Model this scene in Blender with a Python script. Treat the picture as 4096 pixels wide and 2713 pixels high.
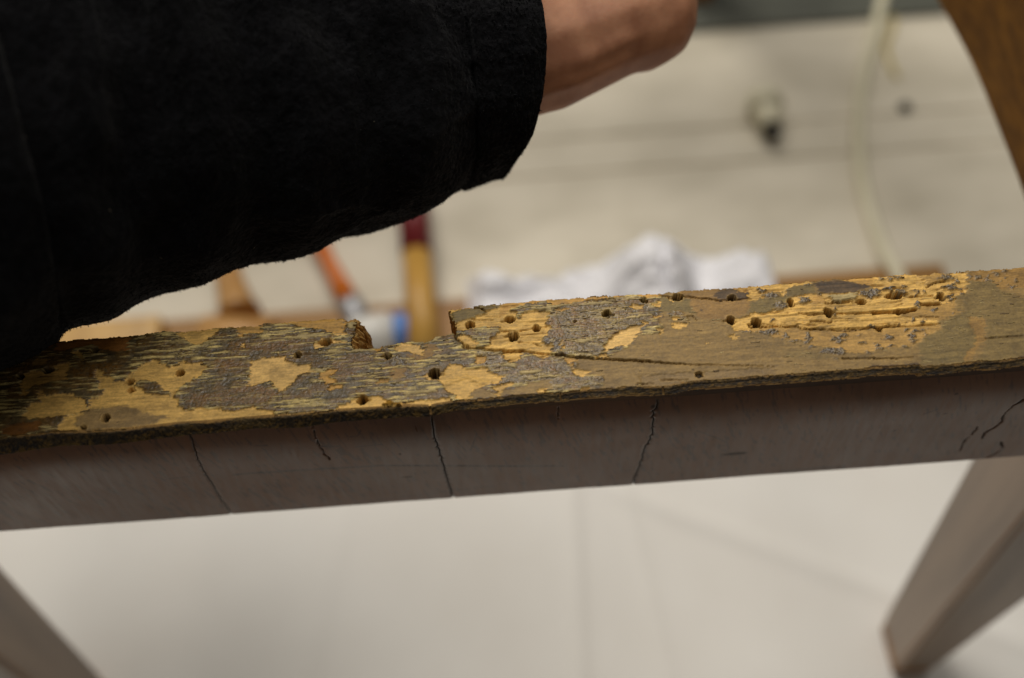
import bpy, bmesh, math, random
import numpy as np
from mathutils import Vector, Matrix

for o in list(bpy.data.objects):
    bpy.data.objects.remove(o, do_unlink=True)
scene = bpy.context.scene
COL = scene.collection
random.seed(4)
rng = np.random.default_rng(7)

# ------------------------------------------------------------------ camera
PITCH, ROLL, FPX, W, H = math.radians(57), math.radians(4.2), 4460.0, 4096, 2713
CAM = np.array([0.00509, -0.21179, 0.80140])
Fv = np.array([0, math.cos(PITCH), -math.sin(PITCH)])
Uv = np.array([0, math.sin(PITCH), math.cos(PITCH)])
Rv = np.array([1.0, 0, 0])
Iv = math.cos(ROLL) * Rv - math.sin(ROLL) * Uv
Jv = math.sin(ROLL) * Rv + math.cos(ROLL) * Uv
cam_data = bpy.data.cameras.new('camera')
cam = bpy.data.objects.new('camera', cam_data)
COL.objects.link(cam)
cam.matrix_world = Matrix(((Iv[0], Jv[0], -Fv[0], CAM[0]), (Iv[1], Jv[1], -Fv[1], CAM[1]),
                           (Iv[2], Jv[2], -Fv[2], CAM[2]), (0, 0, 0, 1)))
cam_data.sensor_width = 36
cam_data.lens = FPX / W * 36
cam_data.clip_start = 0.01
cam_data.clip_end = 50
cam_data.dof.use_dof = True
cam_data.dof.focus_distance = 0.436
cam_data.dof.aperture_fstop = 3.2
scene.camera = cam

# ------------------------------------------------------------------ light
world = bpy.data.worlds.new('World')
scene.world = world
world.use_nodes = True
world.node_tree.nodes['Background'].inputs[0].default_value = (1.0, 0.93, 0.84, 1)
world.node_tree.nodes['Background'].inputs[1].default_value = 0.10

def area(name, loc, target, sx, sy, power, col):
    l = bpy.data.lights.new(name, 'AREA')
    l.shape = 'RECTANGLE'; l.size = sx; l.size_y = sy; l.energy = power; l.color = col
    o = bpy.data.objects.new(name, l); COL.objects.link(o)
    o.location = loc
    o.rotation_euler = (Vector(target) - Vector(loc)).to_track_quat('-Z', 'Y').to_euler()
    return o
area('ceiling_lamp', (-0.55, 1.48, 1.85), (0, 0.1, 0.40), 0.9, 0.6, 23, (1.0, 0.94, 0.85))
area('fill_lamp', (0.1, 0.55, 2.3), (0, 0.1, 0.3), 1.4, 0.7, 22, (1.0, 0.95, 0.88))  # added overhead fill to soften the shadows, not a fixture of the room
vs = scene.view_settings
vs.view_transform = 'Standard'; vs.look = 'None'; vs.exposure = 0.0; vs.gamma = 1.0

# ------------------------------------------------------------------ helpers
def ray(x, y):
    x = np.asarray(x, float); y = np.asarray(y, float)
    return Fv + ((x - W / 2) / FPX)[..., None] * Iv - ((y - H / 2) / FPX)[..., None] * Jv
def at(x, y, axis, val):                       # survey point -> world, on a plane
    d = ray(x, y)
    return CAM + ((val - CAM[axis]) / d[..., axis])[..., None] * d
def deep(x, y, z):                             # survey point -> world, at a depth
    return CAM + ray(x, y) * np.asarray(z, float)[..., None]
def V3(a): return Vector((float(a[0]), float(a[1]), float(a[2])))
def lin(r, g, b):
    c = np.array([r, g, b], float) / 255
    return np.where(c <= 0.04045, c / 12.92, ((c + 0.055) / 1.055) ** 2.4)
def rgba(c): return (float(c[0]), float(c[1]), float(c[2]), 1)

def hash2(ix, iy, seed):
    h = (ix.astype(np.int64) * 374761393 + iy.astype(np.int64) * 668265263 + seed * 974634777) & 0x7fffffff
    h = ((h ^ (h >> 13)) * 1274126177) & 0x7fffffff
    return ((h ^ (h >> 16)) & 0xffff) / 65535.0
def vn(x, y, seed=0):                          # value noise, -1..1
    ix = np.floor(x); iy = np.floor(y); fx = x - ix; fy = y - iy
    fx = fx * fx * (3 - 2 * fx); fy = fy * fy * (3 - 2 * fy)
    a = hash2(ix, iy, seed); b = hash2(ix + 1, iy, seed); c = hash2(ix, iy + 1, seed); d = hash2(ix + 1, iy + 1, seed)
    return 2 * ((a * (1 - fx) + b * fx) * (1 - fy) + (c * (1 - fx) + d * fx) * fy) - 1
def fbm(x, y, seed=0, octv=3):
    s = 0; a = 1; t = 0
    for k in range(octv):
        s = s + a * vn(x, y, seed + 17 * k); t += a; a *= 0.55; x = x * 2.03; y = y * 2.03
    return s / t
def sstep(a, b, x):
    t = np.clip((x - a) / (b - a), 0, 1); return t * t * (3 - 2 * t)

def tag(o, label=None, cat=None, group=None, kind=None):
    if label: o['label'] = label
    if cat: o['category'] = cat
    if group: o['group'] = group
    if kind: o['kind'] = kind
    return o
def empty(name, loc=(0, 0, 0)):
    o = bpy.data.objects.new(name, None); COL.objects.link(o); o.location = loc
    o.empty_display_size = 0.02
    return o
def link_mesh(name, me, mat, parent=None):
    o = bpy.data.objects.new(name, me); COL.objects.link(o)
    if mat is not None: me.materials.append(mat)
    if parent is not None:
        o.parent = parent
        off = Vector((0, 0, 0)); p = parent
        while p is not None: off += p.location; p = p.parent
        o.location = -off                      # meshes are written in world coordinates
    return o
def np_mesh(name, verts, quads, col=None, rough=None, smooth=True):
    me = bpy.data.meshes.new(name)
    verts = np.ascontiguousarray(verts, dtype=np.float32); quads = np.ascontiguousarray(quads, dtype=np.int32)
    k = quads.shape[1]
    me.vertices.add(len(verts)); me.vertices.foreach_set('co', verts.ravel())
    me.loops.add(quads.size); me.loops.foreach_set('vertex_index', quads.ravel())
    me.polygons.add(len(quads))
    me.polygons.foreach_set('loop_start', np.arange(len(quads), dtype=np.int32) * k)
    me.polygons.foreach_set('loop_total', np.full(len(quads), k, dtype=np.int32))
    me.update(calc_edges=True)
    me.polygons.foreach_set('use_smooth', np.full(len(quads), smooth, dtype=bool))
    if col is not None:
        a = me.color_attributes.new('col', 'FLOAT_COLOR', 'POINT')
        c = np.ones((len(verts), 4), np.float32); c[:, :3] = col
        a.data.foreach_set('color', c.ravel())
    if rough is not None:
        a = me.attributes.new('rough', 'FLOAT', 'POINT'); a.data.foreach_set('value', np.ascontiguousarray(rough, np.float32).ravel())
    return me
def grid_quads(n, m, off=0):
    i, j = np.meshgrid(np.arange(n - 1), np.arange(m - 1), indexing='ij')
    a = (i * m + j).ravel() + off
    return np.stack([a, a + m, a + m + 1, a + 1], 1)
def bm_mesh(name, bm, smooth=False):
    me = bpy.data.meshes.new(name)
    bmesh.ops.recalc_face_normals(bm, faces=bm.faces[:])
    bm.to_mesh(me); bm.free()
    if smooth:
        for p in me.polygons: p.use_smooth = True
    return me
def bm_box(bm, lo, hi, bev=0.0, seg=2):
    r = bmesh.ops.create_cube(bm, size=1)
    vs_ = r['verts']
    for v in vs_:
        v.co = Vector([lo[k] + (v.co[k] + 0.5) * (hi[k] - lo[k]) for k in range(3)])
    if bev:
        es = list({e for v in vs_ for e in v.link_edges})
        bmesh.ops.bevel(bm, geom=es, offset=bev, segments=seg, affect='EDGES', profile=0.6)
def lathe(prof, axis_a, axis_b, n=28):         # prof: (t along axis in m, radius); from point a towards b
    a = Vector(axis_a); d = (Vector(axis_b) - a).normalized()
    q = d.to_track_quat('Z', 'Y')
    verts = []; faces = []
    for t, r in prof:
        for k in range(n):
            th = 2 * math.pi * k / n
            verts.append(a + q @ Vector((r * math.cos(th), r * math.sin(th), t)))
    for i in range(len(prof) - 1):
        for k in range(n):
            faces.append((i * n + k, i * n + (k + 1) % n, (i + 1) * n + (k + 1) % n, (i + 1) * n + k))
    faces.append(tuple(range(n))[::-1]); faces.append(tuple((len(prof) - 1) * n + k for k in range(n)))
    return verts, faces
def lathe_mesh(name, prof, a, b, n=28, flat=1.0):
    v, f = lathe(prof, a, b, n)
    if flat != 1.0:
        z0 = min(p.z for p in v)
        for p in v: p.z = z0 + (p.z - z0) * flat
    me = bpy.data.meshes.new(name); me.from_pydata([tuple(p) for p in v], [], f); me.update()
    for p in me.polygons: p.use_smooth = len(p.vertices) == 4
    return me
def tube_mesh(name, pts, rad, n=16, sub=6):
    P = [Vector(p) for p in pts]; Q = []
    for i in range(len(P) - 1):
        p0 = P[max(i - 1, 0)]; p1 = P[i]; p2 = P[i + 1]; p3 = P[min(i + 2, len(P) - 1)]
        for k in range(sub):
            t = k / sub
            Q.append(0.5 * ((2 * p1) + (p2 - p0) * t + (2 * p0 - 5 * p1 + 4 * p2 - p3) * t * t + (3 * p1 - p0 - 3 * p2 + p3) * t ** 3))
    Q.append(P[-1])
    verts = []; faces = []
    up = Vector((0, 0, 1))
    for i, q in enumerate(Q):
        d = (Q[min(i + 1, len(Q) - 1)] - Q[max(i - 1, 0)]).normalized()
        s = d.cross(up).normalized(); u = s.cross(d)
        for k in range(n):
            th = 2 * math.pi * k / n
            verts.append(tuple(q + rad * (math.cos(th) * s + math.sin(th) * u)))
    for i in range(len(Q) - 1):
        for k in range(n):
            faces.append((i * n + k, i * n + (k + 1) % n, (i + 1) * n + (k + 1) % n, (i + 1) * n + k))
    faces.append(tuple(range(n))[::-1]); faces.append(tuple((len(Q) - 1) * n + k for k in range(n)))
    me = bpy.data.meshes.new(name); me.from_pydata(verts, [], faces); me.update()
    for p in me.polygons: p.use_smooth = True
    return me

# ------------------------------------------------------------------ materials
def mat_new(name):
    m = bpy.data.materials.new(name); m.use_nodes = True
    return m, m.node_tree.nodes, m.node_tree.links, m.node_tree.nodes['Principled BSDF']
def noise_mat(name, c1, c2, scale=20, stretch=(1, 1, 1), rough=0.6, bump=0.1, bscale=None, spec=0.5, coat=0.0, lo=0.35, hi=0.65, detail=6, sheen=0, bdist=0.001, metal=0.0, rot=(0, 0, 0), coat_rough=0.15, subs=0):
    m, N, L, b = mat_new(name)
    tc = N.new('ShaderNodeTexCoord'); mp = N.new('ShaderNodeMapping'); mp.inputs['Scale'].default_value = stretch
    mp.inputs['Rotation'].default_value = rot
    nz = N.new('ShaderNodeTexNoise'); nz.inputs['Scale'].default_value = scale; nz.inputs['Detail'].default_value = detail
    rp = N.new('ShaderNodeValToRGB'); rp.color_ramp.elements[0].position = lo; rp.color_ramp.elements[1].position = hi
    rp.color_ramp.elements[0].color = rgba(c1); rp.color_ramp.elements[1].color = rgba(c2)
    L.new(tc.outputs['Object'], mp.inputs[0]); L.new(mp.outputs[0], nz.inputs['Vector'])
    L.new(nz.outputs[0], rp.inputs[0]); L.new(rp.outputs[0], b.inputs['Base Color'])
    b.inputs['Roughness'].default_value = rough; b.inputs['Specular IOR Level'].default_value = spec
    b.inputs['Coat Weight'].default_value = coat; b.inputs['Coat Roughness'].default_value = coat_rough
    b.inputs['Metallic'].default_value = metal
    if sheen:
        b.inputs['Sheen Weight'].default_value = sheen; b.inputs['Sheen Roughness'].default_value = 0.5
    if subs:
        b.inputs['Subsurface Weight'].default_value = subs; b.inputs['Subsurface Radius'].default_value = (0.006, 0.002, 0.001)
        b.inputs['Subsurface Scale'].default_value = 1.0
    if bump:
        n2 = N.new('ShaderNodeTexNoise'); n2.inputs['Scale'].default_value = bscale or scale * 3; n2.inputs['Detail'].default_value = 5
        bp = N.new('ShaderNodeBump'); bp.inputs['Strength'].default_value = bump; bp.inputs['Distance'].default_value = bdist
        L.new(mp.outputs[0], n2.inputs['Vector']); L.new(n2.outputs[0], bp.inputs['Height']); L.new(bp.outputs[0], b.inputs['Normal'])
    return m
def attr_mat(name, bump=0.3, bscale=2500, stretch=(1, 1, 1), spec=0.5, coat=0.0, coat_rough=0.2, bdist=0.0004, tint=0.25):
    m, N, L, b = mat_new(name)
    a = N.new('ShaderNodeAttribute'); a.attribute_name = 'col'
    r = N.new('ShaderNodeAttribute'); r.attribute_name = 'rough'
    tc = N.new('ShaderNodeTexCoord'); mp = N.new('ShaderNodeMapping'); mp.inputs['Scale'].default_value = stretch
    nz = N.new('ShaderNodeTexNoise'); nz.inputs['Scale'].default_value = bscale; nz.inputs['Detail'].default_value = 3
    L.new(tc.outputs['Object'], mp.inputs[0]); L.new(mp.outputs[0], nz.inputs['Vector'])
    mr = N.new('ShaderNodeMapRange'); mr.inputs['To Min'].default_value = 1 - tint; mr.inputs['To Max'].default_value = 1 + tint
    L.new(nz.outputs[0], mr.inputs[0])
    vm = N.new('ShaderNodeVectorMath'); vm.operation = 'SCALE'
    L.new(a.outputs['Color'], vm.inputs[0]); L.new(mr.outputs[0], vm.inputs['Scale'])
    L.new(vm.outputs[0], b.inputs['Base Color']); L.new(r.outputs['Fac'], b.inputs['Roughness'])
    b.inputs['Specular IOR Level'].default_value = spec
    b.inputs['Coat Weight'].default_value = coat; b.inputs['Coat Roughness'].default_value = coat_rough
    bp = N.new('ShaderNodeBump'); bp.inputs['Strength'].default_value = bump; bp.inputs['Distance'].default_value = bdist
    L.new(nz.outputs[0], bp.inputs['Height']); L.new(bp.outputs[0], b.inputs['Normal'])
    return m

M = {}
M['worn'] = attr_mat('worn_wood', bump=0.5, bscale=1500, stretch=(0.5, 1, 1), tint=0.25, spec=0.42)
M['strip'] = attr_mat('edge_crust', bump=0.7, bscale=1400, tint=0.4, spec=0.12)
M['veneer'] = attr_mat('veneer', bump=0.12, bscale=900, stretch=(1, 1, 0.15), coat=0.34, coat_rough=0.24, bdist=0.0003, tint=0.12)
M['leg'] = noise_mat('leg_polish', lin(104, 82, 60), lin(144, 118, 92), 46, (1, 1, 0.10), 0.42, 0.08, coat=0.5, coat_rough=0.3, bdist=0.0006)
M['side'] = noise_mat('side_polish', lin(92, 59, 12), lin(118, 79, 20), 160, (1, 0.4, 1), 0.7, 0.4, 500, spec=0.2, rot=(0.6, 0, 0))
M['foot'] = noise_mat('foot_wood', lin(126, 82, 32), lin(158, 110, 50), 60, (1, 1, 0.3), 0.5, 0.1)
M['core'] = noise_mat('core_wood', lin(60, 38, 18), lin(88, 58, 28), 60, (0.2, 1, 1), 0.8, 0.2)
M['paint'] = noise_mat('bench_paint', lin(190, 182, 162), lin(216, 208, 189), 11, (1, 1.8, 1), 0.55, 0.08, 60, lo=0.25, hi=0.62, detail=9)
M['bench'] = noise_mat('bench_wood', lin(64, 45, 27), lin(84, 62, 40), 20, (0.15, 1, 1), 0.6, 0.1)
M['paper'] = noise_mat('paper', lin(233, 229, 221), lin(247, 245, 239), 5, (1, 1, 1), 0.6, 0.05, 30, lo=0.3, hi=0.7, bdist=0.002)
M['cloth'] = noise_mat('cotton', lin(226, 226, 230), lin(240, 240, 243), 300, (1, 1, 1), 0.9, 0.3, 900)
M['pine'] = noise_mat('pine', lin(134, 94, 42), lin(164, 122, 62), 40, (0.1, 1, 1), 0.55, 0.1)
M['handle'] = noise_mat('handle_wood', lin(176, 132, 56), lin(202, 158, 78), 50, (1, 0.15, 1), 0.4, 0.05)
M['mallet'] = noise_mat('mallet_wood', lin(176, 130, 72), lin(198, 152, 92), 50, (1, 0.15, 1), 0.4, 0.05)
M['red'] = noise_mat('red_paint', lin(96, 22, 26), lin(112, 28, 30), 40, rough=0.35, bump=0.02)
M['orange'] = noise_mat('orange_varnish', lin(196, 100, 10), lin(212, 114, 18), 40, (1, .2, 1), rough=0.3, bump=0.02)
M['steel'] = noise_mat('ferrule_steel', lin(140, 140, 142), lin(160, 160, 162), 60, rough=0.45, bump=0.02, metal=0.6)
M['bristle'] = noise_mat('bristle', lin(120, 112, 100), lin(170, 164, 152), 300, (1, .1, 1), rough=0.8, bump=0.3)
M['white'] = noise_mat('white_plastic', lin(205, 203, 196), lin(216, 214, 207), 30, rough=0.4, bump=0)
M['blue'] = noise_mat('blue_plastic', lin(78, 122, 190), lin(88, 134, 202), 30, rough=0.35, bump=0)
M['cable'] = noise_mat('cable_sheath', lin(210, 204, 176), lin(220, 214, 188), 30, rough=0.45, bump=0)
M['dark'] = noise_mat('dark_metal', lin(28, 26, 22), lin(44, 40, 34), 60, rough=0.5, bump=0.1)
M['greymetal'] = noise_mat('grey_sheet', lin(78, 80, 72), lin(96, 98, 88), 12, rough=0.5, bump=0.05)
M['collar'] = noise_mat('grey_collar', lin(186, 180, 156), lin(200, 194, 170), 60, rough=0.5, bump=0.05)
M['glue'] = noise_mat('dry_glue', lin(186, 170, 110), lin(200, 184, 126), 60, rough=0.4, bump=0.05)
M['skin'] = noise_mat('skin', lin(142, 94, 66), lin(172, 122, 90), 70, rough=0.6, bump=0.25, bscale=420, subs=0.12, bdist=0.0006)
M['nail'] = noise_mat('nail', lin(206, 156, 130), lin(214, 168, 142), 45, rough=0.3, bump=0)
M['fleece'] = noise_mat('black_fleece', lin(10, 10, 11), lin(19, 19, 21), 260, (1, 1, 1), 1.0, 0.6, 600, spec=0.05, sheen=0.05, bdist=0.0016)
M['lint'] = noise_mat('lint', lin(120, 112, 96), lin(150, 142, 120), 100, rough=0.9, bump=0)

# ------------------------------------------------------------------ workbench
ZB, ZT = 0.348, 0.44123            # underside and top of the front seat rail
bench = tag(empty('workbench', (0, 0.3, 0)), 'beige painted workbench top under the chair frame and tools', 'workbench')
seam2 = float(at(2300., 690., 2, 0.)[1]); seam1 = float(at(2300., 545., 2, 0.)[1])
edges = [-0.75, -0.45, -0.15, 0.15, seam2, seam1, 0.92, 1.25]
for i in range(len(edges) - 1):
    bm = bmesh.new()
    bm_box(bm, (-1.1, edges[i] + 0.0001, -0.03), (1.1, edges[i + 1] - 0.0001, -0.0002 * (i % 3)), 0.007, 4)
    link_mesh('plank', bm_mesh('plank', bm), M['bench'] if edges[i + 1] < 0.2 else M['paint'], bench)
bm = bmesh.new(); bm_box(bm, (-1.09, -0.74, -0.08), (1.09, 1.24, -0.031))
link_mesh('under_frame', bm_mesh('under_frame', bm), M['bench'], bench)

# white sheet of paper under the chair, gently buckled
nx, ny = 300, 220
X, Y = np.meshgrid(np.linspace(-0.44, 0.62, nx), np.linspace(-0.46, 0.281, ny), indexing='ij')
Zp = 0.0016 + 0.0010 * (1 + fbm(X * 5, Y * 3, 3)) + 0.0026 * np.exp(-((X - 0.035 - 0.05 * Y) / 0.007) ** 2) + 0.0026 * np.exp(-((Y - 0.20 + 0.52 * X) / 0.010) ** 2) * (X > 0) * np.clip(X * 9, 0, 1) + 0.0018 * np.exp(-((X + 0.17 - 0.2 * Y) / 0.012) ** 2) \
    + 0.0014 * np.exp(-((X - 0.10 + 0.1 * Y) / 0.006) ** 2)
top = np.stack([X, Y, Zp], -1).reshape(-1, 3)
me = np_mesh('paper_sheet', top, grid_quads(nx, ny))
pap = link_mesh('paper_sheet', me, M['paper'])
sol = pap.modifiers.new('thickness', 'SOLIDIFY'); sol.thickness = 0.0006; sol.offset = -1
tag(pap, 'large white paper sheet spread under the chair legs', 'paper')

# batten behind the rail
bm = bmesh.new(); bm_box(bm, (-0.62, 0.287, 0.0), (float(at(3760., 1060., 2, 0.01)[0]), 0.344, 0.016), 0.002)
bat = link_mesh('wooden_batten', bm_mesh('wooden_batten', bm), M['pine'])
tag(bat, 'long pale pine batten lying on the bench behind the rail', 'batten')

# dark sheet at the far edge
bm = bmesh.new(); bm_box(bm, (0.02, 0.668, 0.0002), (0.95, 0.95, 0.006), 0.001)
gs = link_mesh('metal_sheet', bm_mesh('metal_sheet', bm), M['greymetal'])
tag(gs, 'dark grey metal sheet lying at the far side of the bench', 'metal sheet')

# ------------------------------------------------------------------ chair
chair = tag(empty('chair_frame', (-0.024, 0.3, 0.0)), 'stripped antique wooden chair frame with worm-eaten front seat rail', 'chair')

# survey notes of the front rail: (view, x, y); each view is an offset and a scale
VIEW = {1: (0, 1280, 2.8517), 2: (500, 1250, 2.8517), 3: (1000, 1220, 2.8517), 4: (1500, 1200, 3.1367),
        5: (2000, 1130, 3.1367), 6: (2500, 1100, 3.1367), 7: (3000, 1060, 3.1367), 8: (3496, 1030, 3.1367),
        11: (0, 1150, 1.568), 12: (1000, 1150, 1.742), 13: (2000, 1050, 1.651), 14: (3000, 1000, 1.568)}
def px(v, pts):
    ox, oy, s = VIEW[v]; p = np.asarray(pts, float)
    return np.stack([ox + p[:, 0] / s, oy + p[:, 1] / s], 1)
def on_top(v, pts):                            # -> (X, Y) on the top face
    q = px(v, pts); return at(q[:, 0], q[:, 1], 2, ZT)[:, :2]
def on_front(v, pts, y=0.0):                   # -> (X, Z) on the front face
    q = px(v, pts); return at(q[:, 0], q[:, 1], 1, y)[:, [0, 2]]

X0, X1, CELL = -0.374, 0.326, 0.00034
gx = np.arange(X0, X1, CELL); gy = np.arange(-0.014, 0.0425, CELL)
GX, GY = np.meshgrid(gx, gy, indexing='ij')
sh = GX.shape
mmx, mmy = GX * 1000, GY * 1000

# outlines of the top face
lip_top = np.concatenate([on_top(1, [(0, 1345), (210, 1320), (650, 1275), (1000, 1270), (1400, 1250), (1711, 1215)]),
    on_top(2, [(600, 1265), (1000, 1240), (1600, 1185)]), on_top(3, [(300, 1265), (500, 1255), (1000, 1200), (1600, 1165)]),
    on_top(4, [(400, 1325), (680, 1330), (1000, 1270), (1500, 1230)]), on_top(5, [(200, 1415), (500, 1395), (760, 1390), (1000, 1350), (1450, 1330)]),
    on_top(6, [(0, 1405), (560, 1395), (850, 1330), (1200, 1310), (1500, 1290)]), on_top(7, [(0, 1400), (400, 1380), (900, 1340), (1350, 1310)]),
    on_top(8, [(0, 1375), (570, 1345), (600, 1375), (1000, 1340), (1300, 1300), (1620, 1290), (1882, 1250)])])
lip_top = lip_top[np.argsort(lip_top[:, 0])]
yf = np.interp(gx, lip_top[:, 0], lip_top[:, 1]) + 0.0003 * fbm(gx * 700, gx * 0, 5)
lb = [on_front(1, [(0, 1510), (600, 1440), (1200, 1390), (1711, 1340)], -0.007), on_front(2, [(600, 1400), (1100, 1350), (1600, 1312)], -0.007),
      on_front(3, [(300, 1398), (600, 1385), (1000, 1340), (1600, 1288)], -0.007), on_front(4, [(300, 1470), (600, 1450), (1000, 1400), (1500, 1345)], -0.007),
      on_front(5, [(200, 1552), (800, 1500), (1500, 1440)], -0.007), on_front(6, [(0, 1540), (600, 1500), (1200, 1440)], -0.007),
      on_front(7, [(0, 1540), (700, 1500), (1300, 1450)], -0.007), on_front(8, [(0, 1525), (1000, 1460), (1882, 1390)], -0.007)]
lip_bot = np.concatenate(lb); lip_bot = lip_bot[np.argsort(lip_bot[:, 0])]

back = [(1, [(0, 270), (380, 250), (1000, 210), (1480, 175), (1700, 150)]), (2, [(400, 210), (640, 205), (1070, 165), (1500, 140), (1600, 118)]),
        (3, [(300, 190), (600, 165), (960, 145), (1040, 135), (1045, 165), (1090, 185), (1150, 150), (1200, 145), (1225, 170), (1200, 300), (1172, 420), (1165, 505),
             (1370, 490), (1470, 480), (1520, 460)]),
        (4, [(100, 570), (300, 545), (450, 520), (500, 508), (540, 522), (640, 530), (690, 500), (760, 470), (870, 440), (980, 410), (1003, 390), (1000, 300), (960, 220), (940, 150), (925, 100),
             (1120, 90), (1200, 75), (1300, 60), (1550, 42)]),
        (5, [(0, 250), (300, 230), (560, 200), (900, 180), (1050, 180), (1200, 155), (1560, 145)]),
        (6, [(0, 240), (130, 225), (400, 220), (520, 220), (580, 205), (640, 215), (700, 180), (920, 175), (1340, 150)]),
        (7, [(0, 255), (600, 205), (1100, 170), (1500, 140)]), (8, [(0, 225), (530, 190), (560, 205), (1100, 165), (1882, 115)])]
outline = [np.array([[X0 - 0.01, 0.0395]])] + [on_top(v, p) for v, p in back] + [np.array([[X1 + 0.01, 0.0395], [X1 + 0.01, -0.02], [X0 - 0.01, -0.02]])]
outline = np.concatenate(outline)

def poly_sd(P, x, y):                          # signed distance, inside < 0
    x1, y1 = P[:, 0], P[:, 1]; x2, y2 = np.roll(x1, -1), np.roll(y1, -1)
    d2 = np.full(x.shape, 1e9); ins = np.zeros(x.shape, bool)
    for a, b, c, d in zip(x1, y1, x2, y2):
        ex, ey = c - a, d - b; l2 = ex * ex + ey * ey + 1e-18
        t = np.clip(((x - a) * ex + (y - b) * ey) / l2, 0, 1)
        d2 = np.minimum(d2, (x - a - t * ex) ** 2 + (y - b - t * ey) ** 2)
        if b != d:
            ins ^= ((b > y) != (d > y)) & (x < (c - a) * (y - b) / (d - b) + a)
    return np.where(ins, -1, 1) * np.sqrt(d2)
def line_d(P, x, y):                           # distance and parameter 0..1 along polyline
    best = np.full(x.shape, 1e9); par = np.zeros(x.shape); n = len(P) - 1
    for i in range(n):
        ex, ey = P[i + 1] - P[i]; l2 = ex * ex + ey * ey + 1e-18
        t = np.clip(((x - P[i, 0]) * ex + (y - P[i, 1]) * ey) / l2, 0, 1)
        d = (x - P[i, 0] - t * ex) ** 2 + (y - P[i, 1] - t * ey) ** 2
        m = d < best; best = np.where(m, d, best); par = np.where(m, (i + t) / n, par)
    return np.sqrt(best), par

# noise fields over the top face (millimetres)
n_f = fbm(mmx * 1.3, mmy * 1.3, 11, 2); n_g = vn(mmx * 2.6, mmy * 2.6, 12); n_m = fbm(mmx * 0.3, mmy * 0.3, 13)
n_b = fbm(mmx * 0.07, mmy * 0.10, 14)
fib = fbm(mmx * 0.09, mmy * 1.1 + 0.3 * n_m, 15, 3); fib2 = fbm(mmx * 0.22, mmy * 2.0, 16, 2)
grain = fbm(mmx * 0.03, mmy * 0.9 + 0.6 * n_b, 17, 3); tick = fbm(mmx * 0.3, mmy * 2.6, 18, 2)
wx = GX + 0.0011 * vn(mmx * 0.25, mmy * 2.2, 25) + 0.0005 * fbm(mmx * 0.45, mmy * 0.45, 21) + 0.00028 * vn(mmx * 1.4, mmy * 1.4, 22)
wy = GY + 0.00060 * fbm(mmx * 0.45, mmy * 0.45, 23) + 0.00025 * vn(mmx * 1.4, mmy * 1.4, 24)

def shade(c, f): return np.clip(lin(*c)[None, None, :] * f[..., None], 0, 0.92)
def mixc(a, b, t): return a * (1 - t[..., None]) + b * t[..., None]
TEX = {}
def wood(name, c, h, gr=0.16, tk=0.10, rough=0.6, bl=0.16):
    f = 1 + gr * grain + 1.3 * tk * tick + 0.09 * n_f + 0.08 * n_g + bl * n_b + 0.08 * n_m
    TEX[name] = (shade(c, f), h + 0.05 * tick + 0.04 * n_f, np.full(sh, rough) + 0.06 * n_f)
wood('raw', (204, 163, 86), -0.45, 0.18, 0.16); wood('rawp', (212, 172, 100), -0.45, 0.14, 0.12)
wood('rawo', (182, 140, 70), -0.35, 0.2, 0.18); wood('pale', (164, 128, 66), -0.15, 0.2, 0.16)
wood('tan', (133, 107, 60), 0.0, 0.16, 0.12); wood('olive', (114, 96, 54), 0.02, 0.14, 0.14)
wood('warm', (146, 112, 56), -0.05, 0.2, 0.15); wood('pink', (138, 106, 56), 0.0, 0.12, 0.06)
wood('orange', (150, 98, 40), 0.0, 0.2, 0.1); wood('dark', (84, 66, 44), 0.02, 0.3, 0.3)
wood('greytan', (126, 102, 62), -0.3, 0.16, 0.1); wood('amber', (118, 74, 18), 0.0, 0.25, 0.15)
gl_ = fbm(mmx * 0.035, mmy * 0.85 + 0.5 * n_b, 27, 2); gl2 = fbm(mmx * 0.08, mmy * 1.6, 28, 2)
grv = np.exp(-(gl_ / 0.055) ** 2) * sstep(-0.2, 0.3, fbm(mmx * 0.06, mmy * 0.3, 29)) + 0.6 * np.exp(-(gl2 / 0.07) ** 2) * sstep(0.0, 0.4, fbm(mmx * 0.09, mmy * 0.4, 30))
grv = np.clip(grv, 0, 1); stepz = np.round(gl_ * 6) / 6
for nm_, src in (('split', 'raw'), ('splito', 'rawo')):
    c_, h_, r_ = TEX[src]
    TEX[nm_] = (mixc(c_ * (1 + 0.25 * stepz[..., None]), shade((98, 64, 26), 1 + 0 * n_f), 0.75 * grv), h_ + 0.5 * stepz - 0.9 * grv, r_)
t = sstep(-0.35, 0.35, n_m + 0.5 * fib)
fibA = fbm(mmx * 0.13, mmy * 1.7 + 0.25 * n_m, 19, 2); fibB = vn(mmx * 0.2, mmy * 2.4, 20)
c0 = mixc(shade((92, 78, 50), 1 + 0.3 * n_f + 0.4 * n_g), shade((106, 80, 40), 1 + 0.35 * n_f + 0.4 * n_g), t)
pf = sstep(0.05, 0.45, fibA + 0.3 * fibB + 0.45 * n_b) * (0.45 + 0.55 * sstep(-0.4, 0.3, fibB))
c0 = mixc(c0, shade((188, 166, 104), 1 + 0.35 * fibB + 0.2 * n_g), pf)
dk = sstep(0.3, 0.65, -fibB + 0.4 * n_g - 0.2 * n_m); c0 = mixc(c0, shade((46, 36, 24), 1 + 0 * n_f), dk * 0.55)
sp = sstep(0.62, 0.85, n_g)
TEX['crust'] = (c0, 0.12 + 0.09 * n_f + 0.10 * n_g + 0.20 * pf + 0.08 * fibB + 0.15 * n_m, np.clip(0.42 + 0.22 * n_f - 0.2 * sp + 0.2 * pf, 0.14, 0.9))
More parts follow.
